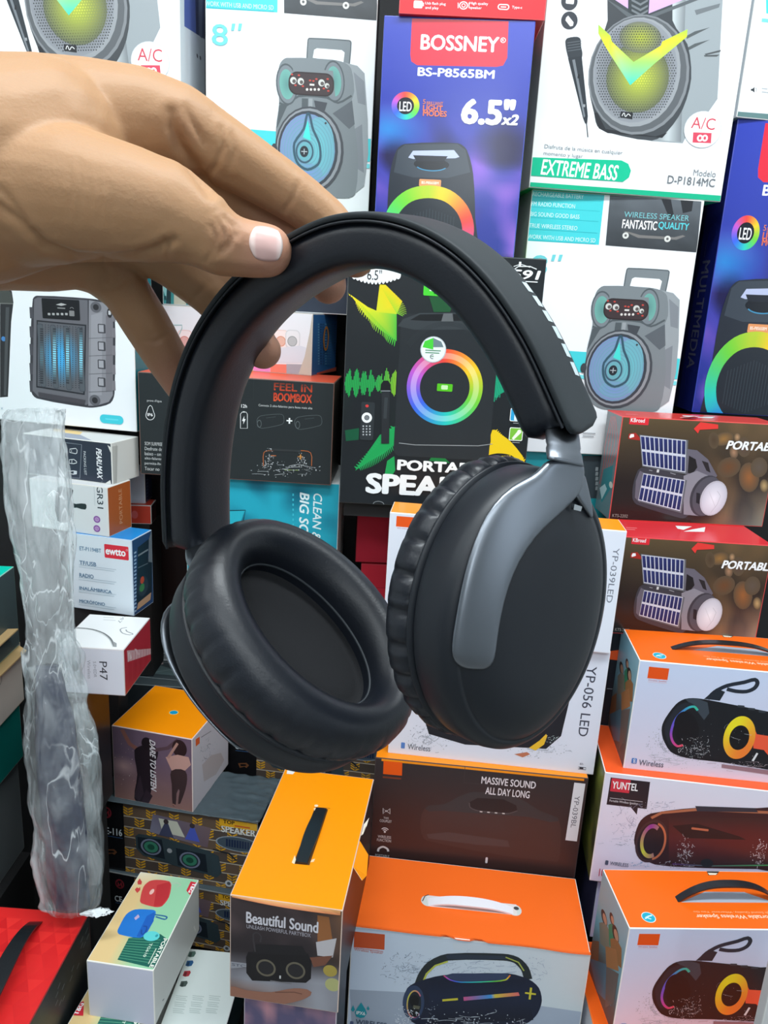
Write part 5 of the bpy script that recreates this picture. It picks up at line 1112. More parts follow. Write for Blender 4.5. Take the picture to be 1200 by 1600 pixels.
# front lip of the lid, slightly lifted
P, U, V, N, s = b1.face('front'); vs = []
for i in range(9):
    t = i / 8; vs += [P + U * (s[0] * (.02 + .96 * t)) + V * (s[1] + .0004) + N * .0005, P + U * (s[0] * (.02 + .96 * t)) + V * (s[1] - .002 - .0035 * t) + N * (.001 + .0025 * math.sin(3.1 * t))]
meshobj('tuck_flap', vs, [(2 * i, 2 * i + 1, 2 * i + 3, 2 * i + 2) for i in range(8)], MATTE, b1.o, [(226, 170, 110), (200, 120, 80)] * 9)
c1 = Carton(None, 'speaker_carton', 'carton with a purple cloudy picture under the Beautiful Sound carton', 'box', (96, 84, 120), right=(40, 36, 44), edge=(200, 190, 200), fit=(-.078, .722, .56, -.1117, .112, .1417, .07))
A = Art(c1, 'front', (0, 0, 1), 3); A.fgrid(lambda s, t: mixc((90, 84, 116), (196, 140, 150), max(0, nz(s * 1.4, t, 5, 2) - .4) * 2), 16, 16); A.emit('front_print')

# ---- orange carton with white strap, bottom centre
o1 = Carton('ddorange', 'speaker_carton', 'large white and orange carton with white strap handle and barrel speaker picture, bottom centre', 'box', (206, 220, 234), top=(250, 108, 32), right=(214, 222, 232), edge=(246, 240, 232))
A = Art(o1, 'front', (560, 1100, 3), 13)
A.fgrid(lambda s, t: mixc((204, 218, 238), (206, 216, 220), s), 4, 4); A.poly([(-40, 1338), (520, 1366), (1100, 1450), (1100, 1700), (-40, 1700)], (166, 178, 196)); A.poly([(440, 1120), (630, 1140), (624, 1170), (446, 1150)], (206, 216, 226))
A.poly([(-20, 1066), (124, 1080), (122, 1152), (-22, 1140)], (206, 84, 40)); A.text('Wireless Speaker', 48, 1160, 136, 14, (200, 110, 100), .01); A.rect(-20, 1150, 116, 1153, (206, 110, 100))
A.drops(240, 1240, 130, 80, 200, (110, 130, 156), 1, 3.4, 26); A.drops(560, 1220, 200, 60, 140, (130, 150, 176), 1, 3.4, 16); A.drops(820, 1240, 80, 60, 90, (150, 166, 186), 1, 3, 12)
# carrying bar
A.line([(280, 1320), (300, 1270), (340, 1220), (420, 1186), (680, 1186), (740, 1200), (780, 1240), (796, 1290)], 34, (36, 44, 48)); A.line([(300, 1310), (320, 1264), (360, 1226), (420, 1206)], 8, (190, 196, 80)); A.poly([(410, 1180), (430, 1172), (690, 1180), (700, 1192), (690, 1196), (420, 1196)], (44, 54, 70)); A.line([(690, 1186), (750, 1210), (776, 1250)], 6, (170, 180, 80))
nv = (24, 32, 54)
A.poly([(212, 1390), (230, 1330), (280, 1300), (400, 1270), (700, 1262), (800, 1290), (846, 1330), (860, 1390), (840, 1450), (800, 1490), (700, 1530), (300, 1510), (230, 1470)], nv)
A.qgrid([(330, 1290), (780, 1290), (820, 1480), (330, 1500)], lambda s, t: mixc((26, 36, 62), (16, 22, 40), abs(t - .4) * 1.6), 6, 8); A.poly([(395, 1274), (440, 1262), (690, 1262), (715, 1272), (700, 1296), (620, 1302), (480, 1304)], (54, 66, 96)); A.line([(400, 1272), (430, 1292), (480, 1303), (620, 1300), (690, 1292), (712, 1270)], 6, lambda t: hue(.95 - t * .9))
A.ell(258, 1400, 50, 82, (50, 66, 96)); A.ell(260, 1406, 34, 64, (30, 36, 44)); A.ring(262, 1406, 36, 66, 30, 59, lambda t: mixc((206, 206, 80), (206, 90, 150), abs(2 * ((t + .1) % 1) - 1)), 40, 320, 30); A.ell(262, 1390, 22, 28, (16, 18, 22)); A.ell(266, 1442, 18, 26, (18, 20, 24)); A.poly([(258, 1410), (290, 1416), (284, 1430), (256, 1426)], (96, 96, 80))
A.poly([(393, 1383), (466, 1377), (467, 1387), (394, 1393)], (206, 196, 60)); A.rect(781, 1352, 832, 1360, (206, 196, 60)); A.rect(801, 1328, 811, 1384, (206, 196, 60))
A.qgrid([(492, 1372), (750, 1350), (756, 1366), (494, 1390)], lambda s, t: mixc(mixc((206, 90, 140), (60, 150, 220), s * 2), mixc((206, 206, 60), (226, 110, 110), s * 2 - 1), 1 if s > .5 else 0), 14, 1)
A.drops(560, 1500, 260, 60, 170, (186, 196, 210), 1, 3.4, 18); A.drops(230, 1470, 60, 60, 90, (206, 214, 226), 1, 4, 10); A.drops(340, 1440, 40, 50, 30, (150, 170, 196), 1, 3, 2)
A.zoom(340, 1160, 3.3333); A.poly([(748, 1352), (770, 1388), (778, 1410), (764, 1430), (744, 1434), (722, 1426), (714, 1404), (728, 1380)], (30, 150, 166)); A.poly([(706, 1366), (716, 1390), (706, 1402), (694, 1392)], (30, 150, 166)); A.poly([(784, 1370), (792, 1386), (786, 1394), (776, 1386)], (30, 150, 166)); A.text('IPX6', 746, 1408, 46, 18, W_, .02); A.text('WIRELESS', 800, 1462, 160, 26, (70, 84, 106), .02); A.rect(690, 1450, 708, 1474, (84, 100, 140), 4)
A.emit('front_print')
S = Art(o1, 'top', (560, 1100, 3)); S.ell(328, 922, 34, 26, (206, 210, 206)); S.ell(732, 966, 32, 26, (206, 210, 206)); S.poly([(318, 896), (740, 940), (744, 990), (330, 948)], (226, 216, 214)); S.line([(300, 924), (312, 900), (330, 894)], 4, (90, 60, 50)); S.ell(740, 958, 12, 8, (70, 70, 72)); S.emit('top_print')
strap(o1, 'top', (560 + 312 / 3, 1100 + 926 / 3), (560 + 742 / 3, 1100 + 972 / 3), .0155, .010, WSTRAP)
# wavy lip with thumb notch along the front edge of its lid
P, U, V, N, s = o1.face('front'); vs = []; nn = 40
for i in range(nn + 1):
    t = i / nn; nt = max(0, 1 - abs(t - .47) / .09) ** .5; dz = .0008 + .0012 * math.sin(t * 19) * t - .004 * (max(0, 1 - abs(t - .47) / .045)) + .003 * (1 if abs(abs(t - .47) - .07) < .02 else 0)
    vs += [P + U * s[0] * t + V * (s[1] + .0005) + N * -.004, P + U * s[0] * t + V * (s[1] + max(-.001, dz)) + N * .0012]
meshobj('tuck_flap', vs, [(2 * i, 2 * i + 1, 2 * i + 3, 2 * i + 2) for i in range(nn)], MATTE, o1.o, [(250, 108, 32), (206, 84, 30)] * (nn + 1))
k1 = Carton(None, 'speaker_carton', 'orange topped carton lying low in the gap between the two bottom speaker cartons', 'box', (220, 220, 226), top=(250, 100, 24), edge=(244, 120, 50), fit=(.435, .645, .45, -.02, .26, .165, .285))
g9 = Carton(None, 'gadget_carton', 'pale grey carton at the bottom right edge', 'box', (206, 206, 206), edge=(214, 214, 212), fit=(atY(1186, 1580, .56).x + .055, .56, .5, 0, .1, atY(1196, 1500, .56).z - .5, .012))

# ---- cartons at the left edge, standing on the red carton
f = 1.2
lx, ly, lz = -.5527 * f, .70 * f, 1.5 + (.9773 - 1.5) * f
q1 = Carton(None, 'gadget_carton', 'grey carton at the left edge, lowest above the red carton', 'box', (120, 126, 128), right=(110, 116, 118), fit=(lx - .022, ly, .60, 0, .2 * f, lz - .70, .2 * f))
q2 = Carton(None, 'gadget_carton', 'teal carton on the grey carton at the left edge', 'box', (10, 120, 112), fit=(lx - .012, ly, lz - .10, 0, .2 * f, .10, .2 * f))
q3 = Carton(None, 'gadget_carton', 'beige carton with brown cardboard lip and bright teal top at the left edge', 'box', (206, 196, 186), top=(0, 196, 172), right=(206, 196, 186), edge=(214, 190, 150), fit=(lx, ly, lz, .02, .2 * f, .082 * f, .2 * f))
q4 = Carton(None, 'gadget_carton', 'topmost teal carton with open cardboard flap at the left edge', 'box', (60, 84, 84), top=(0, 206, 180), right=(70, 84, 86), edge=(150, 206, 190), fit=(lx + .006, ly - .01, lz + .082 * f, .03, .2 * f, .105 * f, .2 * f))
KRAFT = mat('kraft_board', (206, 172, 120), .75)
def flap(c, u0, u1, v0, out, lift, m=KRAFT):
    P, U, V, N, s = c.face('right'); a = P + U * s[0] * u0 + V * s[1] * v0; b = P + U * s[0] * u1 + V * s[1] * v0; o = N * out + V * lift
    vs = [a, b, b + o - U * .006, a + o + U * .006]; vs += [v - V * .002 for v in vs]
    return meshobj('cardboard_flap', vs, [(0, 1, 2, 3), (7, 6, 5, 4), (0, 4, 5, 1), (1, 5, 6, 2), (2, 6, 7, 3), (3, 7, 4, 0)], m, c.o)
flap(q3, .02, .98, .96, .014, -.004); flap(q4, .02, .86, .32, .018, .004)
S = Art(q3, 'right', (0, 830, 5.333)); S.line([(0, 1130), (16, 1120), (14, 1250), (0, 1280)], 4, (110, 90, 84)); S.emit('side_print', m=MATTE)

# ---- black stepped stand that carries the stacks
stand = bpy.data.objects.new('display_stand', None); COL.objects.link(stand); stand.location = (0, 1.2, 0)
tag(stand, 'black stepped stand in the shadows behind and under the cartons', 'shelf')
STB = mat('black_stand', (22, 22, 24), .75)
def step(x0, x1, y0, y1, zt, zb=0.0, name='step'):
    v = [(x, y - 1.2, z) for z in (zb, zt - .0005) for x, y in ((x0, y0), (x1, y0), (x1, y1), (x0, y1))]
    return meshobj(name, v, [(0, 3, 2, 1), (4, 5, 6, 7), (0, 1, 5, 4), (1, 2, 6, 5), (2, 3, 7, 6), (3, 0, 4, 7)], STB, stand)
for a in ((-.70, -.45, 1.19, 1.42, FIT['leftM'][2]), (-.295, -.075, 1.14, 1.27, FIT['clean'][2], .832), (.21, .45, 1.25, 1.38, 1.10), (.03, .12, 1.205, 1.30, FIT['redO2'][2]), (.50, .72, 1.275, 1.455, FIT['blueG'][2]),
          (.345, .50, 1.07, 1.16, .87), (.02, .31, .995, 1.11, FIT['massive'][2]), (-.235, .005, 1.14, 1.23, FIT['ethnic3'][2]), (-.46, -.395, 1.07, 1.112, FIT['ewtto'][2], .752), (-.425, -.378, 1.19, 1.25, 1.138, .869),
          (-.42, -.30, 1.30, 1.40, .871), (-.435, -.305, 1.165, 1.29, FIT['darkS'][2]), (-.41, -.392, .925, .995, FIT['darkT'][2]), (-.39, -.18, 1.03, 1.10, FIT['ethnic2'][2]), (-.345, -.265, .71, .85, tz - th + .0003 if False else tz - 2 * th + .0006),
          (-.245, -.165, .745, .88, FIT['aa'][2]), (-.635, -.36, .60, .82, FIT['redX'][2]), (-.76, -.55, .85, 1.07, .60), (-.13, -.03, .735, .78, .56), (.0, .27, .81, .93, FIT['ddorange'][2]), (.31, .56, .65, .92, .45), (.35, .55, .945, 1.05, FIT['strip'][2]), (g9.M.translation.x - .05, g9.M.translation.x + .05, .561, .571, .5)):
    step(*a)
step(-.06, .19, 1.10, 1.21, FIT['s591'][2], FIT['s591'][2] - .022, 'shelf_board')
step(-.75, .78, 1.49, 1.56, 2.25, 0, 'back_panel')

# ================================================================== CLEAR PLASTIC SLEEVE AT THE LEFT
def bag_mat():
    m = bpy.data.materials.new('clear_plastic_film'); m.use_nodes = True; nt = m.node_tree; b = nt.nodes['Principled BSDF']; L = nt.links.new
    b.inputs['Base Color'].default_value = (0.78, 0.83, 0.85, 1); b.inputs['Roughness'].default_value = .12; b.inputs['Specular IOR Level'].default_value = 1.0
    tr = nt.nodes.new('ShaderNodeBsdfTransparent'); tr.inputs[0].default_value = (.95, .97, .97, 1); mx = nt.nodes.new('ShaderNodeMixShader')
    tc = nt.nodes.new('ShaderNodeTexCoord'); mp = nt.nodes.new('ShaderNodeMapping'); mp.inputs['Scale'].default_value = (1, 1, .35); mp.inputs['Rotation'].default_value = (.2, .5, .3); L(tc.outputs['Object'], mp.inputs['Vector'])
    def node(scale, kind, detail):
        n = nt.nodes.new('ShaderNodeTexNoise'); n.noise_type = kind; n.inputs['Scale'].default_value = scale; n.inputs['Detail'].default_value = detail; n.inputs['Distortion'].default_value = .6; L(mp.outputs[0], n.inputs['Vector']); return n
    def rng(src, f0, f1, t0, t1):
        r = nt.nodes.new('ShaderNodeMapRange'); r.interpolation_type = 'SMOOTHSTEP'
        for k, v in (('From Min', f0), ('From Max', f1), ('To Min', t0), ('To Max', t1)): r.inputs[k].default_value = v
        L(src, r.inputs['Value']); return r.outputs['Result']
    def add(x, y):
        q = nt.nodes.new('ShaderNodeMath'); q.operation = 'ADD'; q.use_clamp = True; L(x, q.inputs[0]); L(y, q.inputs[1]); return q.outputs[0]
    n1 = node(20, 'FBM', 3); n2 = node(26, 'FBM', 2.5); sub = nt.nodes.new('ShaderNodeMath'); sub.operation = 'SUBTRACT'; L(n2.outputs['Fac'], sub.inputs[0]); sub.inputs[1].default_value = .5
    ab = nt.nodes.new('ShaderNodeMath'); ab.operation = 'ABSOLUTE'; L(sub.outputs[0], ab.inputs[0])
    n4 = node(11, 'FBM', 2); ml = nt.nodes.new('ShaderNodeMath'); ml.operation = 'MULTIPLY'; L(rng(ab.outputs[0], 0.0, .016, .42, 0.0), ml.inputs[0]); L(rng(n4.outputs['Fac'], .46, .60, 0.0, 1.0), ml.inputs[1]); sheen_streaks = ml.outputs[0]          # thin white streaks along the folds, highlights put into the opacity
    haze = rng(n1.outputs['Fac'], .38, .70, .08, .30)
    sp = nt.nodes.new('ShaderNodeSeparateXYZ'); L(tc.outputs['Object'], sp.inputs[0]); milky = rng(sp.outputs['Z'], 1.02, 1.16, 0.0, .16)
    L(add(add(sheen_streaks, haze), milky), mx.inputs['Fac'])
    bp = nt.nodes.new('ShaderNodeBump'); bp.inputs['Strength'].default_value = 1.0; bp.inputs['Distance'].default_value = .010; L(ab.outputs[0], bp.inputs['Height'])
    bp2 = nt.nodes.new('ShaderNodeBump'); bp2.inputs['Strength'].default_value = .7; bp2.inputs['Distance'].default_value = .004; n3 = node(90, 'FBM', 1); L(n3.outputs['Fac'], bp2.inputs['Height']); L(bp.outputs[0], bp2.inputs['Normal']); L(bp2.outputs[0], b.inputs['Normal'])
    L(tr.outputs[0], mx.inputs[1]); L(b.outputs[0], mx.inputs[2]); L(mx.outputs[0], nt.nodes['Material Output'].inputs['Surface'])
    return m
def tube(name, path, m, parent=None, seg=56, sub=10, fold=0.0, cap=True, depth=.75, seed=0.0, smooth=True):
    """path: (centre, half width) rows; an irregular, folded tube through them"""
    P = [Vector(p[0]) for p in path]; R = [p[1] for p in path]; n = (len(P) - 1) * sub; vs, fs = [], []
    for i in range(n + 1):
        t = i / sub; k = min(int(t), len(P) - 2); u = t - k; p0, p1, p2, p3 = P[max(k - 1, 0)], P[k], P[k + 1], P[min(k + 2, len(P) - 1)]
        c = .5 * (2 * p1 + (p2 - p0) * u + (2 * p0 - 5 * p1 + 4 * p2 - p3) * u * u + (3 * p1 - p0 - 3 * p2 + p3) * u ** 3); r = R[k] + (R[k + 1] - R[k]) * (u * u * (3 - 2 * u))
        for j in range(seg):
            a = 2 * math.pi * j / seg; q = Vector((math.cos(a) * 2.4, math.sin(a) * 2.4, t * .55 + seed)); rr = r
            if fold:
                w = abs(noise.noise(q * 1.3)) + .5 * abs(noise.noise(q * 3.1)); rr = r * (1 + fold * (w * 1.6 - .5)) + r * fold * .12 * noise.noise(q * 6)
            vs.append(c + RGT * rr * math.cos(a) + Vector((0, 1, 0)) * rr * depth * math.sin(a))
    for i in range(n):
        for j in range(seg): a = i * seg + j; b = i * seg + (j + 1) % seg; fs.append((a, b, b + seg, a + seg))
    if cap: fs += [tuple(range(seg - 1, -1, -1)), tuple(range(n * seg, (n + 1) * seg))]
    return meshobj(name, vs, fs, m, parent, None, smooth)
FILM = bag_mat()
def B(px, py, Y, w): return (atY(px, py, Y), w * Y / 1200.0)
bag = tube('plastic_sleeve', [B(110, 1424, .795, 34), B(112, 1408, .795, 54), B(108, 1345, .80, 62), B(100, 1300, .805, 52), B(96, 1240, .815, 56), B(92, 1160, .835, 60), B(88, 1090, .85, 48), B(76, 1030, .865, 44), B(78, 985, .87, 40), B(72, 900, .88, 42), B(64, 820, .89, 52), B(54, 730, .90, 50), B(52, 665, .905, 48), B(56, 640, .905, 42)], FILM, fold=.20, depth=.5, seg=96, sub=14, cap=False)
tag(bag, 'crumpled clear plastic sleeve standing on the red carton at the left', 'plastic bag')
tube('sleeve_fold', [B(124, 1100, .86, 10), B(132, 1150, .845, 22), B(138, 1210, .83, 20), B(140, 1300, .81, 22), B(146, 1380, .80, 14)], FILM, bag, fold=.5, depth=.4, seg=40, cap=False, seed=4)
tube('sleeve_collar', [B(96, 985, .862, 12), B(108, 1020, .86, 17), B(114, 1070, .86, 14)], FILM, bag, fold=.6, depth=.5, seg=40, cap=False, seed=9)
KNOT = mat('milky_film', (226, 232, 234), .35)
tube('tied_end', [B(128, 1428, .775, 4), B(142, 1426, .772, 12), B(156, 1424, .77, 15), B(166, 1426, .768, 9)], KNOT, bag, fold=.7, depth=.7, seg=32, seed=2)
item = tube('wrapped_stick', [B(112, 1418, .797, 34), B(106, 1330, .802, 40), B(96, 1240, .815, 38), B(88, 1150, .835, 36), B(80, 1080, .85, 26), B(74, 1040, .863, 20)], mat('dark_blue_plastic', (30, 36, 60), .3, bump=.6, bscale=45, bdist=.006), None, fold=.15, depth=.42, seg=40)
tag(item, 'dark blue stick shaped item wrapped inside the clear plastic sleeve', 'gadget')

# ================================================================== THE HEADPHONES
def CW(X, Y, D): return CAM + RGT * X + UPV * Y + FWD * D
def CD(v): return RGT * v[0] + UPV * v[1] + FWD * v[2]
LEATHER = mat('black_leatherette', (17, 22, 31), .40, bump=.12, bscale=900, bdist=.0006, spec=.55)
SHELL = mat('matte_black_shell', (17, 23, 31), .46, bump=.05, bscale=1500, bdist=.0003)
COVER = mat('soft_black_cover', (31, 38, 42), .62, bump=.05, bscale=1500, bdist=.0003, spec=.4)
METAL = mat('gunmetal', (132, 138, 146), .36, metal=1.0)
FABRIC = mat('black_speaker_cloth', (13, 15, 20), .85, bump=.3, bscale=1600, bdist=.0005)
hp = bpy.data.objects.new('headphones', None); COL.objects.link(hp); hp.location = CW(-.01, .0, .32)
tag(hp, 'black over-ear headphones with grey metal arms held up by a hand', 'headphones')
hpi = Matrix.Translation(hp.location).inverted()
def hmesh(name, vs, fs, m, smooth=True, sub=0, parent=None, cols=None):
    o = meshobj(name, [hpi @ v for v in vs], fs, m, parent or hp, cols, smooth)
    bm = bmesh.new(); bm.from_mesh(o.data); bmesh.ops.recalc_face_normals(bm, faces=bm.faces); bm.to_mesh(o.data); bm.free()
    if sub: md = o.modifiers.new('sub', 'SUBSURF'); md.levels = sub; md.render_levels = sub
    return o
KN = [(-.1003, -.017, .4124), (-.0974, .02, .3986), (-.0901, .0517, .3839), (-.0772, .0772, .368), (-.0585, .096, .3509), (-.0355, .1078, .3336), (-.0115, .113, .3178), (.0121, .1078, .3058), (.0342, .0924, .298), (.0532, .0669, .2952), (.0701, .0321, .2968)]
BN = Vector((-.48468, -.27364, -.83079))
KV = [Vector(k) for k in KN]; KV = [2 * KV[0] - KV[1]] + KV + [2 * KV[-1] - KV[-2]]
def band_at(t):
    """centre line of the headband, t 0..1 from the left end (camera axes), with tangent and outward directions"""
    x = max(0.0, min(.99999, t)) * 10; k = int(x); u = x - k; a, b, c, d = KV[k:k + 4]
    p = .5 * (2 * b + (c - a) * u + (2 * a - 5 * b + 4 * c - d) * u * u + (3 * b - a - 3 * c + d) * u ** 3)
    q = .5 * ((c - a) + 2 * (2 * a - 5 * b + 4 * c - d) * u + 3 * (3 * b - a - 3 * c + d) * u * u)
    T = q.normalized(); O = T.cross(BN).normalized()
    if O.dot(p - Vector((-.01, .01, .33))) < 0: O = -O
    p = p + T * ((t - 1) * .2 if t > 1 else (t * .2 if t < 0 else 0))
    return p, T, O
def band_loft(name, sec, t0, t1, m, n=110, endr=.02):
    """sec(s): list of (o, n) section points; ends are rounded off"""
    vs, fs = [], []; K = len(sec)
    for i in range(n + 1):
        w = i / n; t = t0 + (t1 - t0) * (.5 - .5 * math.cos(math.pi * w)) if False else t0 + (t1 - t0) * w
        p, T, O = band_at(t); e = min(t - t0, t1 - t) / endr; sc = math.sqrt(max(0.0, 1 - (1 - min(1, e)) ** 2)); sc = max(.12, sc)
        for (o, nn) in sec:
            om = sum(s[0] for s in sec) / K
            v = p + O * (om + (o - om) * (.55 + .45 * sc)) + BN * (nn * (.35 + .65 * sc)); vs.append(CW(*v))
    for i in range(n):
        for j in range(K): a = i * K + j; b = i * K + (j + 1) % K; fs.append((a, b, b + K, a + K))
    fs += [tuple(range(K)), tuple(range((n + 1) * K - 1, n * K - 1, -1))]
    return hmesh(name, vs, fs, m)
def superell(ro, rn, ex, n, co=0.0, cn=0.0):
    out = []
    for i in range(n):
        a = 2 * math.pi * i / n; c, s = math.cos(a), math.sin(a)
        out.append((co + ro * math.copysign(abs(c) ** ex, c), cn + rn * math.copysign(abs(s) ** ex, s)))
    return out
band_loft('band_padding', superell(.0098, .0172, .60, 40, -.0028), .0, 1.0, LEATHER, endr=.016)
band_loft('band_cover', superell(.0017, .0174, .4, 40, .0073), -.006, 1.018, COVER, endr=.02)
# stitched piping between cover and padding
vs, fs = [], []
for sgn in (1, -1):
    b0 = len(vs)
    for i in range(121):
        p, T, O = band_at(.004 + .992 * i / 120)
        for k in range(6):
            a = k * math.pi / 3; vs.append(CW(*(p + O * (.0052 + .0006 * math.cos(a)) + BN * (sgn * (.0172 + .0007 * math.sin(a))))))
    for i in range(120):
        for k in range(6): a = b0 + i * 6 + k; b = b0 + i * 6 + (k + 1) % 6; fs.append((a, b, b + 6, a + 6))
hmesh('band_piping', vs, fs, SHELL)
# faint light lettering marks along the outer face near the back edge
vs, fs = [], []
for i in range(6):
    ta = .845 + i * .0195; tb = ta + .0165
    for q, (t_, nn) in enumerate(((ta, -.0100), (tb - .003, -.0096), (tb, -.0138), (ta + .002, -.0142))):
        p, T, O = band_at(t_); vs.append(CW(*(p + O * .00912 + BN * nn)))
    fs.append(tuple(range(4 * i, 4 * i + 4)))
hmesh('band_marking', vs, fs, mat('pale_grey_print', (186, 200, 204), .5), smooth=False)

def V3(*a): return Vector(a)
# ---- ear cup frames in camera axes: e1 across, e2 up to the hinge, e3 outwards
R3 = V3(.56, -.14, -.82).normalized(); R2v = V3(.13, .99, .0); R2v = (R2v - R3 * R2v.dot(R3)).normalized(); R1v = R2v.cross(R3).normalized()
if R1v.x < 0: R1v = -R1v
RF = V3(.0530, -.0350, .2750) + R1v * .0075 - R2v * .0025 + R3 * .002
L3 = V3(-.56, -.56, .60).normalized(); L2v = V3(-.62, .78, .0); L2v = (L2v - L3 * L2v.dot(L3)).normalized(); L1v = L2v.cross(L3).normalized()
LS = 1.14; LF = V3(-.0325, -.0525, .3580) + L3 * .046 * LS
HA, HB = .0424, .0540
def onface(px, py):
    """position on the right cup's face plane of a pixel of the photograph, in the cup's own axes"""
    d = V3((px - 600) / 1200, (800 - py) / 1200, 1); t = RF.dot(R3) / d.dot(R3); h = d * t - RF
    return h.dot(R1v), h.dot(R2v)
def cup(side, F, e1, e2, e3, s, mir):
    def Wp(p, q, z): v = F + e1 * (p * s) + e2 * (q * s) + e3 * (z * s); return CW(*v)
    root = bpy.data.objects.new('ear_cup', None); COL.objects.link(root); root.parent = hp
    NSEG = 240
    def rings(name, prof, m, capc=None, ripple=None):
        vs, fs = [], []
        for k, (d, z) in enumerate(prof):
            for j in range(NSEG):
                a = 2 * math.pi * j / NSEG; A, Bq = HA - d, HB - d * (.84 if d > .003 else 1); rp = ripple(a, k) if ripple else 0; c, sn = math.cos(a), math.sin(a)
                ln = math.hypot(c / A, sn / Bq); vs.append(Wp((A + rp) * c, (Bq + rp) * sn, z))
        for k in range(len(prof) - 1):
            for j in range(NSEG): a = k * NSEG + j; b = k * NSEG + (j + 1) % NSEG; fs.append((a, b, b + NSEG, a + NSEG))
        if capc is not None:
            vs.append(Wp(0, 0, capc)); c = len(vs) - 1; b = (len(prof) - 1) * NSEG
            for j in range(NSEG): fs.append((b + j, b + (j + 1) % NSEG, c))
        return hmesh(name, vs, fs, m, parent=root)
    # outer shell: wall and softly domed face
    prof = [(.004, -.0260), (.0008, -.0255), (.0, -.0240), (.0, -.0190), (.0004, -.0130), (.0012, -.0100), (.0026, -.0082), (.0050, -.0068), (.0064, -.0064), (.0070, -.0069), (.0076, -.0060), (.0110, -.0042), (.0170, -.0022), (.0240, -.0009), (.0320, -.0002)]
    rings('cup_shell', prof, SHELL, .0)
    # thin bright trim between shell and cushion
    rings('cup_trim', [(.003, -.0262), (-.0006, -.0264), (-.0010, -.0272), (-.0006, -.0280), (.003, -.0282)], SHELL)
    # pleated leather cushion
    cp = [(.006, -.0280), (.0006, -.0282), (-.0012, -.0300), (-.0022, -.0330), (-.0026, -.0370), (-.0018, -.0415), (.0006, -.0455), (.0042, -.0484), (.0088, -.0496), (.0132, -.0486), (.0170, -.0458), (.0194, -.0416), (.0206, -.0368), (.0210, -.0330)]
    def rip(a, k):
        w = (0, .55, 1, 1, .8, .45, .15, .04)[k] if k < 8 else 0
        return -.0024 * w * (max(0.0, math.cos(27 * a + .8 * math.sin(3 * a))) ** 3 + .3 * max(0.0, math.cos(41 * a + 2)) ** 8) * (.35 if side == 'left' else 1)
    cp = [(d, -.028 + (z + .028) * (.84 if side == 'right' else 1.12)) for d, z in cp]
    rings('ear_cushion', cp, LEATHER, None, rip)
    dz = -.0007 if side == 'right' else -.0030
    rings('cushion_seam', [(.0205, -.0352 + dz), (.0202, -.0357 + dz), (.0208, -.0361 + dz), (.0213, -.0356 + dz), (.0212, -.0351 + dz)], mat('grey_thread', (48, 54, 60), .6))
    rings('cushion_lining', [(.0208, -.0340), (.0225, -.0330), (.0260, -.0335), (.0320, -.0345)], FABRIC, -.0350)
    # metal arm that grips the cup
    Z = lambda x, y: onface(590 + x / 3.158, 700 + y / 3.158)
    def zf(p, q): r = min(1.0, math.hypot(p / HA, q / HB)); return -.0075 * r ** 2.4
    def strip(pairs, lifts, thick):
        vs, fs = [], []; K = 14
        for (l, r), lf, th in zip(pairs, lifts, thick):
            lp, rp = Vector(l), Vector(r); c = (lp + rp) / 2; h = (rp - lp) / 2
            for k in range(K):
                a = 2 * math.pi * k / K; u = math.copysign(abs(math.cos(a)) ** .55, math.cos(a)); w = math.copysign(abs(math.sin(a)) ** .8, math.sin(a))
                p, q = c + h * u; vs.append(Wp(mir * p, q, zf(c.x + h.x * u, c.y + h.y * u) + lf + th * w))
        n = len(pairs)
        for i in range(n - 1):
            for k in range(K): a = i * K + k; b = i * K + (k + 1) % K; fs.append((a, b, b + K, a + K))
        fs += [tuple(range(K - 1, -1, -1)), tuple(range((n - 1) * K, n * K))]
        return vs, fs
    arm = [((1, 0), (0, 0))] * 0
    P = [((876, 60), (1052, 50)), ((858, 105), (1064, 120)), ((800, 148), (1052, 205)), ((710, 195), (985, 270)), ((622, 288), (880, 352)), ((560, 400), (782, 440)), ((500, 560), (703, 558)), ((460, 720), (648, 690)), ((432, 880), (614, 830)), ((416, 1000), (597, 960)), ((420, 1060), (592, 1040)), ((440, 1092), (578, 1082)), ((470, 1110), (548, 1108))]
    pr = [(Z(*l), Z(*r)) for l, r in P]
    k0 = 0 if side == 'right' else 2
    v1, f1 = strip(pr[k0:], [.0035, .0030, .0026, .0022, .0018, .0016, .0014, .0012, .0011, .0010, .0009, .0007, .0004][k0:], [.0026, .0026, .0024, .0022, .0020, .0018, .0016, .0016, .0016, .0015, .0014, .0012, .0008][k0:])
    if k0: v1 = v1
    P2 = [((960, 100), (1062, 110)), ((980, 190), (1078, 190)), ((1010, 262), (1090, 256)), ((1056, 312), (1098, 310)), ((1090, 356), (1102, 356))]
    v2, f2 = strip([(Z(*l), Z(*r)) for l, r in P2], [.0028, .0022, .0016, .0010, .0006], [.0022, .0020, .0018, .0014, .0008]); b = len(v1)
    hmesh('metal_arm', v1 + v2, f1 + [tuple(i + b for i in f) for f in f2], METAL, parent=root, sub=1)
    p, q = Z(985, 296); vs = [Wp(mir * (p + dx), q + dy, zf(p, q) + .003 + dz) for dz in (0, .0012) for dx, dy in ((-.002, -.0008), (.002, -.0010), (.0022, .0008), (-.002, .0012))]
    hmesh('hinge_pin', vs, [(0, 3, 2, 1), (4, 5, 6, 7), (0, 1, 5, 4), (1, 2, 6, 5), (2, 3, 7, 6), (3, 0, 4, 7)], mat('bright_metal', (200, 206, 210), .25, metal=1.0), False, 0, root)
    # where the slider enters, in camera axes
    l, r = pr[k0]; c = ((l[0] + r[0]) / 2, (l[1] + r[1]) / 2)
    top = F + e1 * (mir * c[0] * s) + e2 * (c[1] * s) + e3 * ((zf(*c) + .0035) * s)
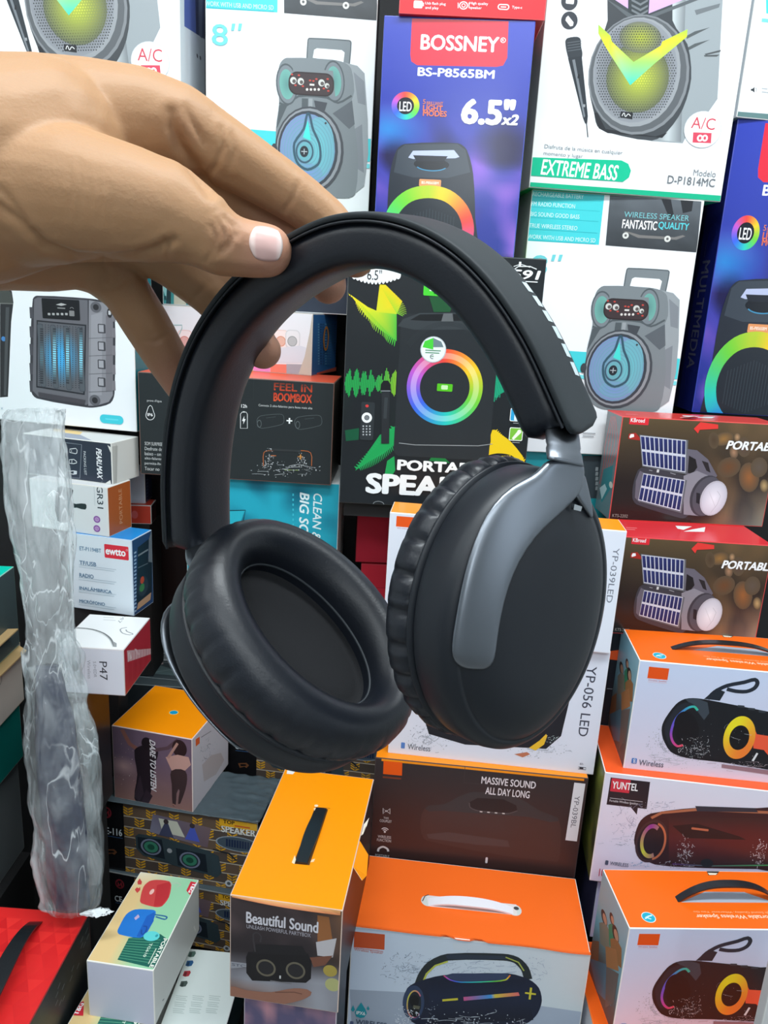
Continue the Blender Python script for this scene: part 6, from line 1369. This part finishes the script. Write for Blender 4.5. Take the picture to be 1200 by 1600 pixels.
    nxt = F + e1 * (mir * (pr[k0 + 2][0][0] + pr[k0 + 2][1][0]) / 2 * s) + e2 * ((pr[k0 + 2][0][1] + pr[k0 + 2][1][1]) / 2 * s) + e3 * .002
    return root, top, (top - nxt).normalized(), e1, e3, abs(r[0] - l[0]) / 2 * s
def slider(end_t, top, dirv, across, outv, hw):
    p, T, O = band_at(end_t); T = T if end_t > .5 else -T
    a = p - T * .010; b = top - dirv * .002; vs, fs = [], []; K = 20; n = 18; L = (b - a).length
    for i in range(n + 1):
        t = i / n; h = a * (2 * t ** 3 - 3 * t * t + 1) + T * L * (t ** 3 - 2 * t * t + t) + b * (3 * t * t - 2 * t ** 3) - dirv * L * (t ** 3 - t * t)
        w = hw * (.98 - .06 * math.sin(math.pi * min(1, t * 1.1))); th = .0036 - .0008 * t
        if abs(t - .80) < .03: w *= .95; th *= .9
        for k in range(K):
            g = 2 * math.pi * k / K; vs.append(CW(*(h + across * (w * math.copysign(abs(math.cos(g)) ** .7, math.cos(g))) + outv * (th * math.copysign(abs(math.sin(g)) ** .8, math.sin(g))))))
    for i in range(n):
        for k in range(K): x = i * K + k; y = i * K + (k + 1) % K; fs.append((x, y, y + K, x + K))
    fs += [tuple(range(K - 1, -1, -1)), tuple(range(n * K, (n + 1) * K))]
    return hmesh('slider', vs, fs, METAL)
rt = cup('right', RF, R1v, R2v, R3, 1.0, 1)
slider(1.0, *rt[1:])
lt = cup('left', LF, L1v, L2v, L3, LS, -1 if L1v.dot(BN) > 0 else 1)
slider(0.0, LF + L2v * (HB * .93 * LS) - L3 * (.020 * LS), (L2v * .8 + L1v * .0).normalized(), L1v, L3, .0085)
print('CUP', [tuple(round(c, 4) for c in onface(x, y)) for x, y in ((692, 950), (957, 930), (850, 735), (800, 1172))])

# ================================================================== THE HAND
def HP(px, py, D): return CW((px - 600) / 1200 * D, (800 - py) / 1200 * D, D)
CH = dict(
    arm=[(-900, 455, .270, 178), (-640, 392, .288, 164), (-420, 338, .303, 152), (-290, 304, .310, 150), (-190, 285, .315, 155), (-120, 282, .318, 160), (-50, 274, .322, 166), (10, 262, .326, 158), (70, 235, .330, 134)],
    palm=[(-30, 338, .358, 114), (0, 340, .360, 110), (70, 357, .364, 96), (120, 353, .366, 95), (170, 330, .366, 86), (215, 300, .364, 82)],
    back=[(60, 205, .335, 108), (140, 196, .340, 94), (215, 192, .344, 80), (275, 200, .346, 66)],
    thenar=[(40, 300, .318, 112), (120, 305, .312, 100), (195, 318, .308, 88), (255, 330, .308, 76)],
    thumb=[(255, 330, .308, 76), (300, 350, .309, 62), (345, 380, .311, 51), (380, 388, .313, 45), (405, 391, .3145, 43.5), (416, 392, .3155, 41)],
    index=[(275, 200, .346, 66), (315, 218, .349, 57), (365, 246, .354, 50), (425, 284, .361, 44), (470, 314, .366, 40), (512, 346, .370, 36), (540, 378, .371, 33), (556, 405, .370, 29)],
    middle=[(240, 250, .362, 66), (300, 285, .370, 54), (370, 322, .380, 46), (440, 366, .386, 40), (490, 408, .384, 35), (508, 432, .380, 32), (513, 446, .377, 29)],
    ring=[(175, 330, .362, 70), (225, 372, .366, 52), (275, 408, .369, 45), (330, 452, .374, 42), (366, 492, .380, 38), (396, 530, .381, 33), (411, 548, .379, 29)],
    little=[(110, 370, .366, 76), (158, 412, .370, 50), (195, 452, .374, 39), (228, 505, .381, 38), (256, 552, .389, 35), (282, 594, .397, 31), (294, 616, .399, 27)],
)
bm = bmesh.new()
for nm, ch in CH.items():
    for a, b in zip(ch[:-1], ch[1:]):
        dist = math.hypot(b[0] - a[0], b[1] - a[1]); n = max(2, int(dist / (6 if a[3] < 120 else 12)))
        for i in range(n):
            t = i / n; q = [a[k] + (b[k] - a[k]) * t for k in range(4)]
            bmesh.ops.create_icosphere(bm, subdivisions=2 if q[3] < 60 else 3, radius=q[3] * q[2] / 1200, matrix=Matrix.Translation(HP(*q[:3])))
    q = ch[-1]; bmesh.ops.create_icosphere(bm, subdivisions=3, radius=q[3] * q[2] / 1200, matrix=Matrix.Translation(HP(*q[:3])))
me = bpy.data.meshes.new('hand'); bm.to_mesh(me); bm.free()
tmp = bpy.data.objects.new('hand_volume', me); COL.objects.link(tmp)
rm = tmp.modifiers.new('r', 'REMESH'); rm.mode = 'VOXEL'; rm.voxel_size = .00105
sm = tmp.modifiers.new('s', 'SMOOTH'); sm.factor = .5; sm.iterations = 16
bpy.context.view_layer.update()
hm = bpy.data.meshes.new_from_object(tmp.evaluated_get(bpy.context.evaluated_depsgraph_get()))
bpy.data.objects.remove(tmp, do_unlink=True)
# skin creases: shallow furrows along lines on the skin
CREASES = [
    ([(352, 340), (362, 352), (366, 366), (360, 382), (348, 396)], .0011, 4.5), ([(340, 344), (350, 362), (350, 382), (338, 402)], .0008, 4), ([(330, 352), (337, 370), (334, 392), (322, 408)], .0006, 4), ([(368, 348), (374, 360), (373, 372)], .0005, 3.5),
    ([(0, 322), (36, 352), (70, 384), (120, 402), (170, 405), (214, 400), (246, 388), (270, 376)], .0022, 7), ([(256, 372), (262, 386), (262, 400)], .0010, 4),
    ([(268, 176), (270, 200), (282, 228), (300, 256), (318, 282), (330, 302)], .0026, 9), ([(290, 168), (300, 192), (318, 222)], .0010, 6), ([(346, 200), (348, 230), (338, 258), (322, 276)], .0009, 5), ([(362, 208), (366, 236), (360, 262)], .0007, 5),
    ([(122, 246), (128, 290), (124, 330), (118, 352)], .00022, 4.5), ([(136, 262), (142, 300), (140, 336)], .00022, 4.5), ([(150, 268), (158, 310), (154, 350)], .00022, 4.5), ([(166, 280), (174, 318), (172, 360)], .00022, 4.5), ([(108, 262), (112, 300), (106, 340)], .00022, 4.5),
    ([(466, 286), (458, 310), (444, 330)], .0007, 4.5), ([(222, 532), (244, 534), (266, 520)], .0010, 4), ([(226, 522), (250, 522)], .0006, 4), ([(150, 452), (178, 450), (200, 436)], .0009, 5), ([(160, 404), (168, 424), (158, 446)], .0008, 5),
    ([(300, 470), (326, 440)], .0006, 4), ([(0, 296), (20, 318), (40, 346)], .0010, 6),
]
nv = len(hm.vertices); co = np.empty(nv * 3); hm.vertices.foreach_get('co', co); co = co.reshape(-1, 3); no = np.empty(nv * 3); hm.vertices.foreach_get('normal', no); no = no.reshape(-1, 3)
rel = co - np.array(CAM); D = rel @ np.array(FWD); X = 600 + 1200 * (rel @ np.array(RGT)) / D; Y = 800 - 1200 * (rel @ np.array(UPV)) / D
vis = (np.einsum('ij,ij->i', rel, no) < 0) & (D < .385)
disp = np.zeros(nv)
for pts, amp, wid in CREASES:
    best = np.full(nv, 1e9); tt = np.zeros(nv); n = len(pts) - 1
    for i in range(n):
        a = np.array(pts[i], float); d = np.array(pts[i + 1], float) - a; u = np.clip(((X - a[0]) * d[0] + (Y - a[1]) * d[1]) / (d @ d), 0, 1)
        ds = np.hypot(X - a[0] - u * d[0], Y - a[1] - u * d[1]); k = ds < best; best[k] = ds[k]; tt[k] = (i + u[k]) / n
    disp -= np.where(vis, amp * np.exp(-(best / wid) ** 2) * np.sin(np.pi * np.clip(.08 + .84 * tt, 0, 1)) ** .6, 0)
    disp += np.where(vis, .12 * amp * np.exp(-((best - 2.2 * wid) / (1.2 * wid)) ** 2), 0)
co = co + no * disp[:, None]
hm.vertices.foreach_set('co', co.ravel()); hm.update()
hm.polygons.foreach_set('use_smooth', [True] * len(hm.polygons))
# skin tone: warmer, redder finger ends and knuckle folds belong to the skin itself
cc = np.zeros((nv, 4), np.float32); cc[:, 3] = 1
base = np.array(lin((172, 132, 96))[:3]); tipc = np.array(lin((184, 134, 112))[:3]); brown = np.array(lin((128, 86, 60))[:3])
w = np.zeros(nv)
for (px, py, r) in ((425, 395, 60), (512, 446, 50), (411, 548, 46), (290, 606, 70)): w = np.maximum(w, np.exp(-((X - px) ** 2 + (Y - py) ** 2) / r ** 2))
kn = np.zeros(nv)
for (px, py, r) in ((350, 368, 26), (285, 205, 34)): kn = np.maximum(kn, .5 * np.exp(-((X - px) ** 2 + (Y - py) ** 2) / r ** 2))
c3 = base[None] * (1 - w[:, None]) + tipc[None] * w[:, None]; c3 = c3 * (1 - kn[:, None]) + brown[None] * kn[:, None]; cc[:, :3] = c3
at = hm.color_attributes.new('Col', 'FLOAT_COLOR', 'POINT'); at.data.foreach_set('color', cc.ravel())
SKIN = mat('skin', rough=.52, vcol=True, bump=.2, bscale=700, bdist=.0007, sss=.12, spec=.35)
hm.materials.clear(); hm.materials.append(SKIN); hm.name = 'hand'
hand = bpy.data.objects.new('hand', hm); COL.objects.link(hand)
tag(hand, 'bare hand reaching in from the left, pinching the headband between thumb and fingers', 'person')
# thumb nail, laid on the thumb's own surface
bv = BVHTree.FromPolygons([tuple(c) for c in co], [tuple(p.vertices) for p in hm.polygons])
vs, fs, cs = [], [], []; NU, NV = 14, 12
for j in range(NV + 1):
    for i in range(NU + 1):
        u = i / NU * 2 - 1; v = j / NV * 2 - 1
        # rounded outline, cuticle at the left, free edge at the right
        x = 415 + 26 * u; hw = 27 * (1 - .16 * max(0, u) ** 2 - .22 * max(0, -u) ** 3) * (1 - .25 * abs(u) ** 8); y = 381 + 3 * u + hw * v
        x += -4 * v * v * (-1 if u < 0 else 1) * abs(u)
        d = (HP(x, y, 1.0) - CAM).normalized(); hit, n, _, _ = bv.ray_cast(CAM, d)
        edge = max(abs(u), abs(v)); lift = .0006 * (1 - edge ** 4) + (.0003 if u > .8 else 0)
        vs.append(hit + n * (lift + .00012)); cs.append(mixc((222, 182, 176), (240, 226, 220), max(0, (u - .55) * 2.4)) if u > -.7 else (232, 204, 196))
for j in range(NV):
    for i in range(NU): k = j * (NU + 1) + i; fs.append((k, k + NU + 1, k + NU + 2, k + 1))
nail = meshobj('thumb_nail', vs, fs, mat('nail', rough=.28, vcol=True), hand, cs, True)
so = nail.modifiers.new('thick', 'SOLIDIFY'); so.thickness = .0005; so.offset = -1
